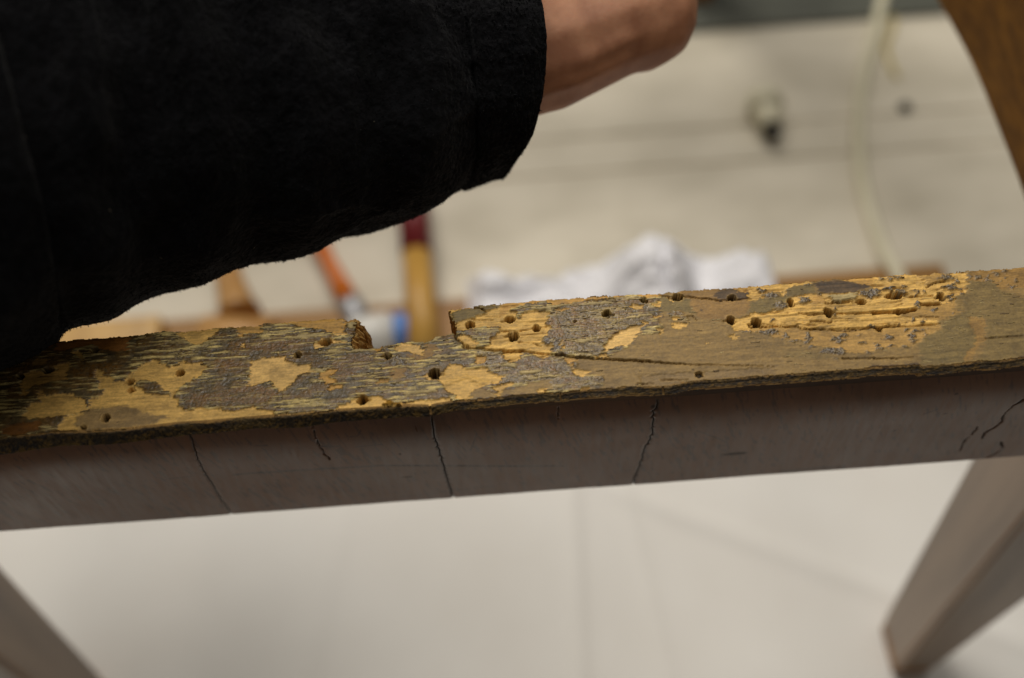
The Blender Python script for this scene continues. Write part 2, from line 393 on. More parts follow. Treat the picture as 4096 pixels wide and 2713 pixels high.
c1 = mixc(shade((112, 78, 32), 1 + 0.35 * n_f + 0.45 * n_g), shade((98, 80, 48), 1 + 0.4 * n_g), sstep(-0.1, 0.5, n_f + 0.5 * fib))
c1 = mixc(c1, shade((168, 146, 88), 1 + 0.3 * fibB), pf * 0.5)
TEX['rust'] = (c1, 0.10 + 0.06 * n_f + 0.08 * n_g + 0.08 * n_m + 0.12 * pf, np.clip(0.40 + 0.2 * n_f - 0.2 * sp, 0.16, 0.8))
c2 = mixc(shade((102, 84, 52), 1 + 0.55 * n_g + 0.3 * n_f), shade((112, 82, 42), 1 + 0.5 * n_g), sstep(-0.1, 0.5, n_m + 0.4 * n_f))
c2 = mixc(c2, shade((174, 150, 92), 1 + 0.2 * n_f), pf * 0.65)
TEX['grit'] = (c2, 0.16 + 0.09 * n_f + 0.14 * n_g + 0.16 * pf, np.clip(0.36 + 0.2 * n_f - 0.24 * sp, 0.12, 0.8))
TEX['blob'] = (mixc(shade((84, 72, 58), 1 + 0.4 * n_f), shade((120, 104, 74), 1 + 0.3 * n_g), sstep(-0.1, 0.6, n_g)), 0.35 + 0.3 * n_f + 0.3 * n_g, np.clip(0.3 + 0.15 * n_g, 0.15, 0.7))
TEX['fibre'] = (shade((172, 152, 104), 1 + 0.3 * fib2 + 0.15 * tick), 0.55 + 0.3 * fib2, np.full(sh, 0.7))
TEX['mustard'] = (shade((128, 92, 18), 1 + 0.5 * n_g + 0.3 * n_f), 1.4 + 0.5 * n_g, np.full(sh, 0.9))

colr = TEX['tan'][0].copy(); hgt = TEX['tan'][1].copy(); rgh = TEX['tan'][2].copy()
def paint(cls, v, pts, soft=0.00018, amt=1.0, world=False):
    P = np.asarray(pts, float) if world else on_top(v, pts)
    m = 0.0015
    i0, i1 = np.searchsorted(gx, [P[:, 0].min() - m, P[:, 0].max() + m]); j0, j1 = np.searchsorted(gy, [P[:, 1].min() - m, P[:, 1].max() + m])
    if i1 <= i0 or j1 <= j0: return
    s = np.s_[i0:i1, j0:j1]
    if cls in ('olive', 'warm', 'pink', 'dark', 'greytan', 'pale', 'orange'): soft = max(soft, 0.0006)
    sf = soft * (1 + 2.2 * np.clip(n_m[s] + 0.1, 0, 1))
    if cls in ('raw', 'rawp', 'rawo', 'split', 'splito', 'crust', 'grit', 'blob', 'fibre'): sf = sf + 0.00045
    w = 1 - sstep(-sf, sf, poly_sd(P, wx[s], wy[s]))
    w = sstep(0.25, 0.75, w + 2.2 * w * (1 - w) * (0.55 * n_g[s] + 0.6 * fib2[s] + 0.3 * n_f[s])) * amt
    c, h, r = TEX[cls]
    colr[s] = mixc(colr[s], c[s], w); hgt[s] = hgt[s] * (1 - w) + h[s] * w; rgh[s] = rgh[s] * (1 - w) + r[s] * w
def blob(v, cx, cy, rx, ry, cls='blob', soft=0.00025):
    a = np.linspace(0, 2 * np.pi, 14, endpoint=False)
    k = 1 + 0.22 * np.sin(a * 3 + cx) + 0.14 * np.sin(a * 5 + cy)
    paint(cls, v, np.stack([cx + rx * k * np.cos(a), cy + ry * k * np.sin(a)], 1), soft)

# --- left, crusted half of the rail
cr = np.concatenate([np.array([[X0 - .01, -0.013], [X0 - .01, 0.05]]), np.array([[0.05, 0.05]]), on_top(6, [(160, 200), (430, 250), (440, 340), (450, 420), (430, 560), (460, 640), (490, 700), (330, 755), (200, 720)]),
    on_top(5, [(1760, 615), (1690, 735), (1600, 795), (1380, 915), (1330, 945), (1000, 935), (790, 925), (850, 1000), (920, 1080), (980, 1180), (1130, 1150), (1230, 1180), (1300, 1290), (1250, 1330)]), np.array([[0.04, -0.013]])])
paint('crust', 0, cr, world=True)
paint('grit', 5, [(600, 420), (700, 330), (1000, 240), (1500, 190), (1882, 200), (1882, 540), (1600, 570), (1420, 680), (1300, 830), (1340, 940), (1000, 930), (780, 900), (680, 700), (620, 560)], 0.0006)
paint('grit', 5, [(0, 930), (120, 1000), (260, 930), (460, 940), (640, 910), (780, 920), (920, 1090), (1000, 1190), (1200, 1170), (1290, 1290), (1000, 1350), (640, 1340), (650, 1220), (400, 1240), (0, 1300)], 0.0006)
paint('grit', 4, [(1260, 640), (1600, 660), (1700, 780), (1882, 700), (1882, 1030), (1640, 980), (1470, 900), (1360, 840), (1250, 820)], 0.0006)
for v, p in ((3, [(870, 760), (950, 640), (1150, 560), (1400, 580), (1380, 650), (1300, 700), (1050, 860), (880, 850)]), (3, [(0, 950), (200, 930), (330, 990), (200, 1130), (0, 1160)]),
             (3, [(0, 400), (400, 410), (700, 450), (500, 520), (100, 440)]), (2, [(740, 930), (1000, 920), (1400, 830), (1711, 850), (1711, 960), (1400, 1040), (1000, 1000), (720, 1030)]),
             (2, [(1180, 350), (1350, 320), (1711, 360), (1711, 430), (1300, 430)]), (2, [(1000, 540), (1400, 540), (1460, 600), (1300, 660), (1050, 640)]), (1, [(800, 560), (1060, 480), (1400, 520), (1250, 640), (1060, 660), (850, 640)])):
    paint('rust', v, p, 0.0009, 0.85)
RAW = [
 ('orange', 1, [(300, 260), (650, 240), (1050, 205), (1470, 180), (1470, 250), (1440, 350), (1200, 345), (1130, 330), (1060, 280), (880, 310), (700, 350), (640, 350), (650, 290), (500, 330), (330, 330)]),
 ('warm', 1, [(360, 470), (480, 440), (540, 470), (500, 520), (380, 530)]), ('raw', 1, [(810, 360), (910, 360), (960, 450), (940, 490), (900, 430), (820, 390)]),
 ('rawo', 1, [(260, 640), (330, 590), (480, 590), (620, 570), (620, 520), (800, 470), (790, 560), (750, 600), (740, 680), (560, 710), (400, 740), (330, 800), (300, 860), (230, 870), (260, 780), (225, 740)]),
 ('raw', 1, [(420, 880), (500, 860), (700, 840), (840, 850), (900, 890), (960, 900), (970, 970), (1000, 1030), (760, 1080), (550, 1110), (380, 1130), (260, 1100), (310, 1000), (330, 950), (450, 930)]),
 ('rawo', 1, [(420, 800), (480, 790), (500, 850), (420, 870)]),
 ('raw', 1, [(1070, 640), (1115, 550), (1190, 590), (1190, 630), (1270, 650), (1290, 710), (1400, 690), (1500, 720), (1560, 680), (1520, 600), (1620, 540), (1720, 500), (1720, 680), (1580, 690), (1590, 760), (1660, 820), (1720, 830), (1720, 1210), (1300, 1250), (650, 1250), (700, 1150), (800, 1070), (1000, 1040), (1050, 900), (1180, 850), (1190, 790), (1110, 790), (1140, 690)]),
 ('amber', 1, [(0, 1300), (100, 1200), (450, 1150), (450, 1250), (200, 1320)]),
 ('raw', 2, [(80, 690), (180, 610), (330, 540), (420, 580), (500, 620), (520, 630), (620, 580), (660, 540), (710, 580), (870, 565), (880, 590), (940, 610), (860, 700), (760, 770), (690, 810), (590, 860), (570, 890), (575, 960), (595, 1010), (600, 1090), (750, 1115), (800, 1090), (920, 1085), (940, 1110), (1110, 1095), (1130, 1130), (1290, 1120), (1380, 1080), (1450, 1070), (1540, 1120), (1690, 1130), (1690, 1190), (1000, 1250), (500, 1290), (0, 1330), (0, 700)]),
 ('raw', 2, [(580, 240), (650, 200), (1070, 160), (1060, 220), (980, 260), (950, 320), (850, 370), (740, 350), (690, 300), (620, 265)]),
 ('rawo', 2, [(1230, 150), (1500, 135), (1560, 150), (1540, 230), (1370, 230), (1340, 290), (1300, 240)]), ('raw', 2, [(1330, 360), (1370, 350), (1360, 400), (1320, 400)]),
 ('rawo', 2, [(1070, 165), (1230, 148), (1230, 165), (1080, 185)]),
 ('rawp', 2, [(1430, 580), (1480, 560), (1600, 510), (1640, 530), (1720, 540), (1720, 800), (1660, 770), (1560, 800), (1400, 840), (1420, 740), (1465, 640)]),
 ('rawp', 3, [(-5, 660), (150, 600), (210, 620), (370, 580), (420, 640), (560, 680), (690, 680), (690, 720), (730, 745), (725, 770), (590, 770), (540, 820), (490, 880), (400, 960), (360, 990), (290, 930), (240, 850), (140, 850), (-5, 910)]),
 ('rawo', 3, [(150, 215), (300, 185), (600, 160), (1040, 130), (1090, 190), (1150, 145), (1230, 145), (1225, 190), (1110, 200), (1090, 260), (1060, 330), (900, 320), (870, 290), (740, 265), (560, 250), (520, 230), (300, 205)]),
 ('rawp', 3, [(780, 420), (830, 385), (920, 395), (1020, 405), (1130, 420), (1100, 430), (940, 430), (900, 460), (720, 500)]), ('rawp', 3, [(490, 560), (540, 540), (570, 570), (520, 600)]),
 ('rawp', 3, [(900, 320), (1090, 330), (1080, 350), (960, 345)]), ('fibre', 3, [(450, 385), (600, 345), (900, 330), (760, 365), (500, 395)]), ('fibre', 3, [(100, 340), (420, 295), (520, 300), (300, 330), (150, 350)]),
 ('fibre', 3, [(800, 540), (1180, 520), (1440, 500), (1440, 525), (1150, 540), (900, 555)]), ('fibre', 3, [(700, 750), (900, 710), (920, 720), (760, 765)]),
 ('fibre', 3, [(1120, 220), (1200, 190), (1215, 230), (1180, 270), (1140, 275)]),
 ('rawo', 3, [(800, 790), (850, 750), (1000, 740), (960, 790), (880, 810), (1000, 870), (990, 900), (870, 890), (820, 850)]), ('rawo', 3, [(890, 920), (1020, 915), (1030, 950), (940, 965), (890, 965)]),
 ('raw', 3, [(950, 1210), (1000, 1160), (1160, 1120), (1200, 1040), (1480, 1035), (1560, 1100), (1500, 1140), (1711, 1160), (1711, 1190), (1000, 1225)]),
 ('raw', 3, [(-5, 1190), (130, 1200), (260, 1215), (260, 1280), (-5, 1300)]), ('raw', 3, [(280, 1266), (430, 1225), (440, 1250), (720, 1210), (700, 1240), (300, 1275)]),
 ('raw', 4, [(780, 1000), (850, 900), (920, 850), (920, 800), (1060, 810), (1080, 850), (1360, 850), (1470, 920), (1625, 970), (1600, 1010), (1450, 1050), (1300, 1090), (1190, 1150), (1180, 1200), (1240, 1235), (1020, 1235), (1000, 1200), (900, 1130), (860, 1070)]),
 ('rawp', 4, [(630, 970), (690, 930), (720, 1000), (690, 1005)]), ('rawp', 4, [(230, 620), (260, 570), (420, 540), (560, 570), (620, 700), (560, 690), (400, 650), (280, 640)]),
 ('pink', 4, [(620, 560), (790, 570), (800, 630), (740, 650), (720, 710), (600, 740), (420, 720), (380, 680), (600, 700)]), ('pink', 4, [(220, 870), (400, 850), (360, 920), (350, 980), (200, 990)]), ('rawo', 4, [(40, 1030), (60, 990), (200, 1000), (170, 1040), (30, 1050)]),
 ('raw', 4, [(0, 1200), (60, 1230), (150, 1270), (330, 1290), (560, 1260), (800, 1240), (1000, 1240), (960, 1285), (680, 1335), (330, 1345), (90, 1350), (0, 1345)]),
 ('rawo', 4, [(0, 605), (100, 570), (130, 580), (90, 620), (0, 650)]), ('fibre', 4, [(640, 545), (760, 470), (870, 430), (860, 460), (720, 540)]), ('fibre', 4, [(730, 720), (800, 690), (1080, 685), (1080, 710), (900, 720), (760, 740)]),
 ('fibre', 4, [(340, 1180), (420, 1155), (760, 1120), (780, 1145), (500, 1180), (360, 1195)]), ('fibre', 4, [(380, 840), (560, 820), (820, 790), (600, 840), (430, 860)]), ('fibre', 4, [(460, 870), (560, 900), (760, 870), (620, 910), (480, 895)]),
 ('split', 4, [(920, 100), (1890, 5), (1890, 640), (1700, 650), (1100, 590), (1010, 450), (1000, 300)]),
 ('olive', 4, [(945, 150), (1180, 100), (1320, 105), (1400, 160), (1250, 210), (1060, 270), (990, 265)]), ('olive', 4, [(1210, 70), (1600, 40), (1640, 60), (1480, 110), (1400, 140), (1330, 95)]),
 ('crust', 4, [(1680, 110), (1882, 60), (1882, 150), (1840, 200), (1850, 260), (1790, 220), (1770, 160)]), ('crust', 4, [(1010, 380), (1240, 350), (1390, 330), (1570, 330), (1580, 400), (1450, 500), (1460, 570), (1280, 600), (1270, 520), (1230, 500), (1220, 450), (1060, 440), (1040, 520), (1000, 420)]),
 ('fibre', 4, [(1230, 405), (1560, 365), (1570, 400), (1440, 415), (1250, 420)]),
 ('rawo', 4, [(1260, 700), (1380, 700), (1380, 780), (1250, 800)]), ('raw', 4, [(1600, 650), (1840, 650), (1830, 690), (1760, 770), (1700, 770), (1660, 700)]),
 ('raw', 4, [(1450, 1090), (1700, 1030), (1740, 1050), (1600, 1110), (1590, 1200), (1530, 1200), (1500, 1130)]), ('tan', 4, [(1180, 1160), (1300, 1110), (1500, 1170), (1530, 1210), (1882, 1170), (1882, 1200), (1240, 1240)]),
 ('fibre', 4, [(1590, 820), (1700, 790), (1800, 820), (1740, 850)]),
 ('splito', 5, [(0, 250), (560, 195), (1050, 175), (1580, 140), (1500, 180), (1100, 215), (980, 240), (800, 265), (640, 280), (600, 230), (450, 250), (280, 270), (160, 310), (110, 340), (60, 400), (0, 420)]),
 ('split', 5, [(0, 420), (60, 400), (190, 440), (270, 460), (270, 390), (430, 350), (650, 370), (600, 420), (580, 520), (640, 560), (580, 640), (540, 700), (530, 780), (660, 760), (660, 830), (640, 900), (560, 950), (450, 930), (420, 880), (300, 880), (230, 950), (200, 990), (120, 990), (60, 930), (0, 900)]),
 ('fibre', 5, [(400, 330), (640, 300), (940, 270), (800, 300), (600, 340), (450, 345)]), ('fibre', 5, [(1080, 260), (1380, 240), (1390, 280), (1150, 280)]), ('fibre', 5, [(940, 750), (1060, 720), (1220, 700), (1100, 740), (950, 765)]), ('fibre', 5, [(1330, 530), (1480, 470), (1500, 475), (1360, 540)]),
 ('fibre', 5, [(240, 1120), (500, 1090), (520, 1130), (280, 1150)]), ('fibre', 5, [(380, 1220), (580, 1180), (860, 1150), (600, 1200)]), ('fibre', 5, [(690, 1320), (760, 1280), (960, 1250), (780, 1320)]), ('fibre', 5, [(820, 490), (920, 480), (900, 505), (800, 510)]),
 ('rawo', 5, [(690, 340), (780, 330), (860, 330), (740, 370)]), ('raw', 5, [(740, 700), (770, 710), (800, 850), (770, 830)]),
 ('rawp', 5, [(1300, 830), (1400, 700), (1480, 620), (1600, 570), (1800, 535), (1760, 610), (1680, 730), (1600, 790), (1500, 800), (1400, 820), (1330, 880)]),
 ('raw', 5, [(1200, 930), (1300, 890), (1370, 920), (1350, 945)]), ('rawo', 5, [(800, 950), (980, 960), (900, 1040), (920, 1080)]), ('raw', 5, [(920, 1080), (1120, 1110), (1050, 1180), (980, 1170)]),
 ('tan', 5, [(380, 1250), (640, 1220), (650, 1330), (500, 1390), (0, 1420), (0, 1350), (300, 1310)]), ('raw', 5, [(1010, 1320), (1110, 1310), (1100, 1345), (1020, 1355)]), ('raw', 5, [(0, 1180), (50, 1200), (0, 1230)]), ('raw', 5, [(480, 1340), (600, 1320), (600, 1370), (470, 1390)]), ('raw', 5, [(0, 1270), (160, 1260), (80, 1300), (0, 1320)]),
 ('raw', 5, [(1640, 270), (1780, 280), (1780, 330), (1700, 330)]), ('raw', 5, [(1790, 480), (1850, 490), (1840, 520), (1800, 520)]),
 ('rawo', 6, [(0, 230), (400, 215), (440, 250), (430, 270), (300, 280), (190, 270), (170, 240)]), ('raw', 6, [(340, 370), (420, 330), (510, 340), (440, 410)]), ('raw', 6, [(70, 380), (220, 370), (220, 420), (120, 430)]), ('raw', 6, [(350, 520), (410, 510), (400, 540)]), ('raw', 6, [(220, 580), (260, 560), (290, 610), (240, 620)]), ('raw', 6, [(390, 670), (480, 670), (490, 720), (440, 740)]),
 ('fibre', 6, [(0, 290), (140, 260), (160, 290), (0, 310)]), ('fibre', 6, [(0, 520), (340, 500), (330, 515), (0, 540)]),
 ('pink', 6, [(690, 180), (1340, 150), (1420, 260), (1600, 300), (1560, 430), (1500, 470), (1380, 550), (1180, 575), (1000, 550), (880, 510), (840, 400), (800, 300), (730, 250)]),
 ('olive', 6, [(440, 255), (620, 280), (730, 260), (800, 310), (840, 400), (880, 500), (700, 440), (540, 470), (450, 420)]),
 ('dark', 6, [(1100, 240), (1180, 180), (1340, 160), (1600, 240), (1600, 290), (1400, 300), (1180, 310)]),
 ('splito', 6, [(1340, 150), (1890, 100), (1890, 210), (1740, 260), (1620, 300), (1560, 210), (1420, 210)]), ('olive', 6, [(1570, 370), (1620, 330), (1890, 280), (1890, 400), (1800, 460), (1700, 480), (1560, 470)]),
 ('grit', 6, [(540, 490), (620, 450), (700, 460), (800, 570), (800, 610), (740, 590), (680, 560), (650, 540), (560, 530)]), ('raw', 6, [(560, 520), (660, 530), (660, 570), (580, 570)]), ('raw', 6, [(600, 610), (640, 590), (800, 620), (790, 650), (690, 665), (620, 650)]),
 ('raw', 6, [(1320, 760), (1370, 735), (1420, 770), (1390, 810), (1330, 810)]), ('raw', 6, [(1000, 850), (1070, 850), (1060, 870)]), ('split', 6, [(1320, 630), (1400, 570), (1560, 500), (1600, 480), (1890, 430), (1890, 690), (1640, 720), (1500, 690), (1420, 700)]),
 ('rawp', 6, [(490, 270), (560, 270), (620, 310), (600, 335)]), ('greytan', 6, [(200, 1260), (1882, 1150), (1882, 1250), (900, 1330), (560, 1400), (200, 1400)]),
 ('split', 7, [(-5, 255), (790, 195), (730, 250), (600, 260), (470, 290), (380, 340), (280, 340), (60, 440), (-5, 440)]),
 ('split', 7, [(-5, 600), (230, 600), (290, 560), (430, 560), (470, 480), (470, 430), (520, 400), (600, 390), (760, 350), (860, 370), (960, 360), (1400, 340), (1650, 300), (1890, 280), (1890, 720), (1500, 780), (1200, 790), (830, 800), (640, 790), (600, 765), (-5, 770)]),
 ('olive', 7, [(-5, 470), (110, 430), (390, 390), (480, 300), (620, 270), (800, 240), (800, 340), (520, 390), (440, 480), (290, 560), (220, 600), (-5, 600)]),
 ('raw', 7, [(380, 330), (460, 330), (440, 390), (400, 390)]), ('splito', 7, [(1150, 175), (1890, 118), (1890, 280), (1500, 260), (1340, 230)]), ('dark', 7, [(820, 215), (1150, 180), (1340, 230), (1500, 260), (1450, 300), (1200, 350), (860, 350)]),
 ('pale', 7, [(-5, 780), (600, 775), (700, 820), (860, 830), (1890, 790), (1890, 1020), (1600, 1060), (1420, 1120), (1200, 1080), (900, 1020), (750, 1000), (650, 960), (500, 940), (400, 920), (260, 900), (200, 830), (-5, 850)]),
 ('rawo', 7, [(760, 370), (900, 380), (950, 470), (780, 470)]),
 ('split', 8, [(0, 225), (540, 185), (1150, 172), (1200, 330), (1180, 440), (1050, 480), (1000, 560), (600, 600), (330, 720), (820, 790), (830, 830), (500, 860), (0, 880)]),
 ('pale', 8, [(540, 200), (850, 190), (870, 290), (680, 350), (600, 260)]), ('pale', 8, [(600, 600), (1000, 560), (1120, 500), (1150, 680), (850, 800), (330, 720)]),
 ('pale', 8, [(0, 885), (500, 870), (820, 840), (850, 940), (700, 960), (600, 1040), (540, 1100), (0, 1150)]),
]
for cls, v, p in RAW: paint(cls, v, p)
paint('crust', 2, [(140, 800), (200, 760), (350, 790), (380, 830), (420, 880), (520, 920), (515, 955), (400, 930), (230, 910), (160, 860)])
paint('greytan', 1, [(850, 1160), (900, 1090), (1050, 1000), (1400, 960), (1711, 1060), (1900, 1100), (1711, 1190), (1300, 1250), (900, 1260)], 0.0012, 0.9)
paint('olive', 8, [(850, 800), (1000, 720), (1100, 680), (1250, 680), (1400, 780), (1430, 850), (1380, 980), (1340, 1100), (1200, 1310), (600, 1360), (560, 1080), (700, 960), (850, 900)], 0.0014, 0.9)
paint('olive', 8, [(1190, 280), (1500, 300), (1600, 430), (1920, 520), (1920, 1240), (1640, 1290), (1300, 1310), (1400, 1100), (1430, 800), (1250, 690), (1000, 650), (1050, 500), (1190, 440)], 0.001, 0.7)
paint('warm', 8, [(1200, 165), (1920, 100), (1920, 370), (1600, 400), (1500, 310), (1220, 280)], 0.0006)
paint('warm', 8, [(1180, 740), (1380, 770), (1430, 830), (1380, 900), (1400, 980), (1330, 1120), (1200, 1300), (1130, 1300), (1180, 1180), (1270, 1100), (1260, 980), (1230, 880)], 0.0006, 0.9)
paint('olive', 7, [(380, 1080), (900, 1080), (1100, 1170), (800, 1180), (500, 1170)], 0.0014, 0.5)
paint('mustard', 4, [(100, 1335), (180, 1280), (250, 1280), (340, 1335)], 0.0003)
paint('raw', 4, [(1060, 440), (1210, 450), (1230, 510), (1270, 540), (1270, 570), (1150, 560), (1090, 490)])
paint('fibre', 7, [(960, 390), (1060, 380), (1340, 350), (1340, 410), (1220, 440), (1040, 465)])
for b_ in ((5, 600, 735, 60, 45), (5, 720, 760, 40, 100), (5, 760, 510, 45, 18), (3, 540, 325, 35, 18), (3, 1090, 290, 30, 30), (4, 270, 770, 90, 60), (4, 140, 640, 30, 60), (5, 940, 1030, 30, 50), (5, 1280, 1200, 30, 30),
           (7, 140, 320, 50, 20), (7, 270, 370, 70, 28), (7, 370, 500, 68, 42), (7, 680, 440, 66, 38), (7, 250, 840, 118, 30), (7, 460, 890, 42, 42), (7, 730, 900, 42, 62), (7, 1110, 930, 78, 42), (7, 1180, 885, 40, 22),
           (7, 1420, 972, 50, 20), (7, 1470, 1105, 35, 14), (7, 1010, 1080, 120, 40), (7, 1150, 1080, 55, 52), (7, 700, 970, 50, 20), (7, 780, 1020, 60, 20), (7, 1080, 1180, 26, 16), (7, 880, 370, 24, 13), (7, 1500, 360, 105, 52), (7, 1540, 770, 56, 26),
           (7, 1380, 870, 20, 12), (7, 1080, 540, 16, 15), (7, 1060, 625, 24, 12), (7, 560, 950, 60, 16), (7, 740, 245, 40, 16), (6, 1710, 190, 50, 22), (6, 1820, 260, 80, 28), (6, 1800, 720, 90, 28), (6, 1830, 560, 40, 20), (6, 1540, 710, 60, 14),
           (8, 930, 245, 88, 36), (8, 1050, 290, 28, 28), (8, 960, 365, 88, 40), (8, 1070, 395, 32, 18), (8, 965, 500, 42, 36), (8, 1110, 455, 30, 10), (8, 190, 270, 33, 22), (8, 310, 250, 58, 16), (8, 380, 350, 33, 16), (8, 90, 260, 30, 16), (8, 30, 440, 46, 50),
           (8, 200, 390, 66, 32), (8, 340, 430, 56, 34), (8, 555, 580, 46, 44), (8, 540, 440, 12, 36), (8, 745, 660, 36, 22), (8, 990, 695, 18, 13), (8, 615, 810, 33, 32), (8, 490, 780, 18, 28), (8, 310, 840, 38, 12), (8, 195, 1000, 56, 32), (8, 380, 920, 22, 18),
           (8, 510, 920, 36, 24), (8, 610, 900, 28, 10), (8, 655, 955, 16, 22), (8, 470, 980, 56, 26), (8, 500, 1040, 36, 36), (8, 400, 1115, 28, 12), (8, 220, 1110, 46, 12), (8, 40, 1110, 26, 36), (8, 100, 1140, 46, 12), (8, 1210, 235, 22, 26), (8, 1290, 245, 42, 22),
           (8, 1400, 265, 22, 22), (8, 1450, 290, 36, 12), (8, 1530, 210, 36, 22), (8, 1650, 165, 56, 16), (8, 1650, 260, 16, 16), (8, 1780, 275, 20, 22), (8, 1690, 365, 32, 15), (8, 1750, 370, 32, 17), (8, 1580, 295, 12, 9), (8, 630, 430, 12, 18)):
    blob(*b_)
# dark crust creeping over the front edge of the top
for v, p in ((5, [(0, 1445), (60, 1410), (500, 1385), (520, 1410), (0, 1470)]), (5, [(1000, 1370), (1180, 1335), (1440, 1320), (1440, 1345), (1000, 1400)]), (5, [(1500, 1330), (1540, 1305), (1660, 1305), (1660, 1330), (1500, 1345)]), (7, [(1490, 1280), (1520, 1260), (1890, 1255), (1890, 1300), (1500, 1320)]),
             (8, [(0, 1360), (570, 1320), (570, 1350), (0, 1400)]), (8, [(1640, 1300), (1720, 1250), (1920, 1230), (1920, 1300)]), (4, [(1200, 1250), (1882, 1195), (1882, 1230), (1000, 1290)])):
    paint('dark', v, p, 0.0003)
# the leaf-shaped raw patch is gouged: a low ridge across it
d, par = line_d(on_top(4, [(900, 1050), (1000, 1010), (1110, 965), (1230, 990), (1300, 1030), (1420, 1040)]), wx, wy)
hgt += 0.5 * np.exp(-(d / 0.0009) ** 2)
# grey nail stain
blob(6, 980, 435, 22, 18, 'dark'); blob(3, 910, 645, 12, 12, 'dark'); blob(4, 530, 1060, 16, 10, 'dark')

# grain and handling dirt run through every patch
dirt = sstep(0.12, 0.6, fbm(mmx * 0.16, mmy * 0.3, 26) + 0.25 * n_f)
colr *= (1 + 0.10 * grain + 0.14 * tick + 0.10 * n_g)[..., None]
colr = colr * (1 - 0.28 * dirt[..., None]) + lin(86, 62, 30) * 0.12 * dirt[..., None]
colr = np.clip(colr, 0.004, 0.9)
# cracks: (view, points, width m, depth mm, taper)
CR = [(5, [(780, 915), (950, 940), (1400, 965), (1882, 990)], 0.0010, 3.0, 0), (6, [(0, 1070), (240, 1080), (500, 1105), (760, 1122)], 0.0009, 2.5, 0.35), (6, [(760, 1122), (1100, 1125), (1882, 1145)], 0.0006, 1.2, 0.6),
      (5, [(0, 855), (280, 860), (450, 880), (640, 905), (780, 915)], 0.0011, 3, 0), (4, [(1100, 590), (1300, 610), (1500, 630), (1840, 640)], 0.0012, 3, 0), (5, [(260, 600), (400, 570), (570, 550)], 0.0007, 2, 0.3),
      (4, [(1000, 390), (1030, 500), (1110, 560), (1150, 570)], 0.0010, 3, 0), (4, [(1200, 80), (1330, 95), (1400, 150)], 0.0008, 2, 0.3), (6, [(440, 258), (560, 275), (700, 265), (940, 290), (1200, 320), (1310, 320)], 0.0007, 2, 0.2), (6, [(1390, 310), (1600, 290)], 0.0006, 1.5, 0.5),
      (6, [(780, 515), (850, 520), (900, 570)], 0.0007, 1.2, 0.5), (7, [(0, 770), (600, 765), (640, 790), (750, 805), (1200, 795), (1500, 785), (1620, 775), (1882, 742)], 0.0011, 3, 0), (8, [(0, 880), (150, 868), (580, 855), (830, 830)], 0.0010, 2.5, 0.4),
      (7, [(620, 600), (900, 605), (1030, 605), (1400, 590), (1750, 575), (1882, 557)], 0.0008, 2.2, 0), (8, [(0, 682), (240, 675), (400, 660), (520, 645)], 0.0016, 3.5, 0), (8, [(300, 695), (450, 668), (520, 650)], 0.0016, 3, 0.3), (8, [(610, 582), (820, 577)], 0.0019, 3.5, 0.1),
      (8, [(380, 480), (600, 480), (740, 465)], 0.0008, 2, 0.3), (8, [(660, 360), (760, 315), (900, 290)], 0.0007, 1.8, 0.3), (7, [(770, 702), (850, 697), (1030, 702)], 0.0013, 1.6, 0.1), (7, [(1160, 1170), (1600, 1170), (1882, 1180)], 0.0006, 1.2, 0.5),
      (8, [(0, 1270), (550, 1250)], 0.0005, 1, 0.6), (8, [(1400, 1015), (1882, 980)], 0.0005, 1, 0.4), (7, [(960, 470), (1200, 460), (1340, 450)], 0.0008, 2, 0.2), (8, [(580, 742), (820, 742)], 0.0006, 1.2, 0.5), (6, [(450, 1310), (870, 1310)], 0.0007, 1, 0.7),
      (6, [(160, 1360), (400, 1360)], 0.0007, 1, 0.7), (7, [(960, 800), (1200, 830), (1480, 800)], 0.0012, 1.2, 0.6), (5, [(0, 600), (120, 610), (280, 600)], 0.0006, 1.5, 0.3), (5, [(230, 740), (400, 750), (520, 800)], 0.0006, 1.2, 0.5), (4, [(1210, 235), (1480, 245)], 0.0006, 1.2, 0.4),
      (4, [(1380, 195), (1560, 200)], 0.0005, 1, 0.4), (6, [(1560, 620), (1660, 655), (1882, 650)], 0.0007, 1.8, 0.3), (3, [(620, 555), (1000, 550)], 0.0005, .8, 0.5), (7, [(1040, 660), (1350, 665)], 0.0006, 1, 0.6), (5, [(1090, 215), (1300, 215), (1520, 180)], 0.0008, 1.6, 0.3),
      (1, [(440, 635), (700, 630)], 0.0006, 1, .5), (3, [(250, 1245), (400, 1240), (420, 1225)], 0.0006, 1.0, .3), (8, [(0, 1440), (300, 1410), (570, 1378)], 0.0006, 1.0, .3), (7, [(180, 740), (500, 735), (700, 720)], 0.0005, 1.0, .5), (8, [(0, 830), (300, 815), (520, 800)], 0.0005, .8, .5)]
crack_c = lin(70, 42, 16)
for v, pts, wd, dp, tp in CR:
    P = on_top(v, pts); m = 0.002
    i0, i1 = np.searchsorted(gx, [P[:, 0].min() - m, P[:, 0].max() + m]); j0, j1 = np.searchsorted(gy, [P[:, 1].min() - m, P[:, 1].max() + m])
    s = np.s_[i0:i1, j0:j1]
    d, par = line_d(P, GX[s] + 0.3 * (wx[s] - GX[s]), GY[s] + 0.5 * (wy[s] - GY[s]))
    w_ = wd * 0.5 * (1 - tp * par)
    k = 1 - sstep(w_ * 0.45, w_ * 1.1, d)
    hgt[s] -= dp * k; colr[s] = mixc(colr[s], np.broadcast_to(crack_c, colr[s].shape), 0.6 * k); rgh[s] = np.maximum(rgh[s], 0.8 * k)

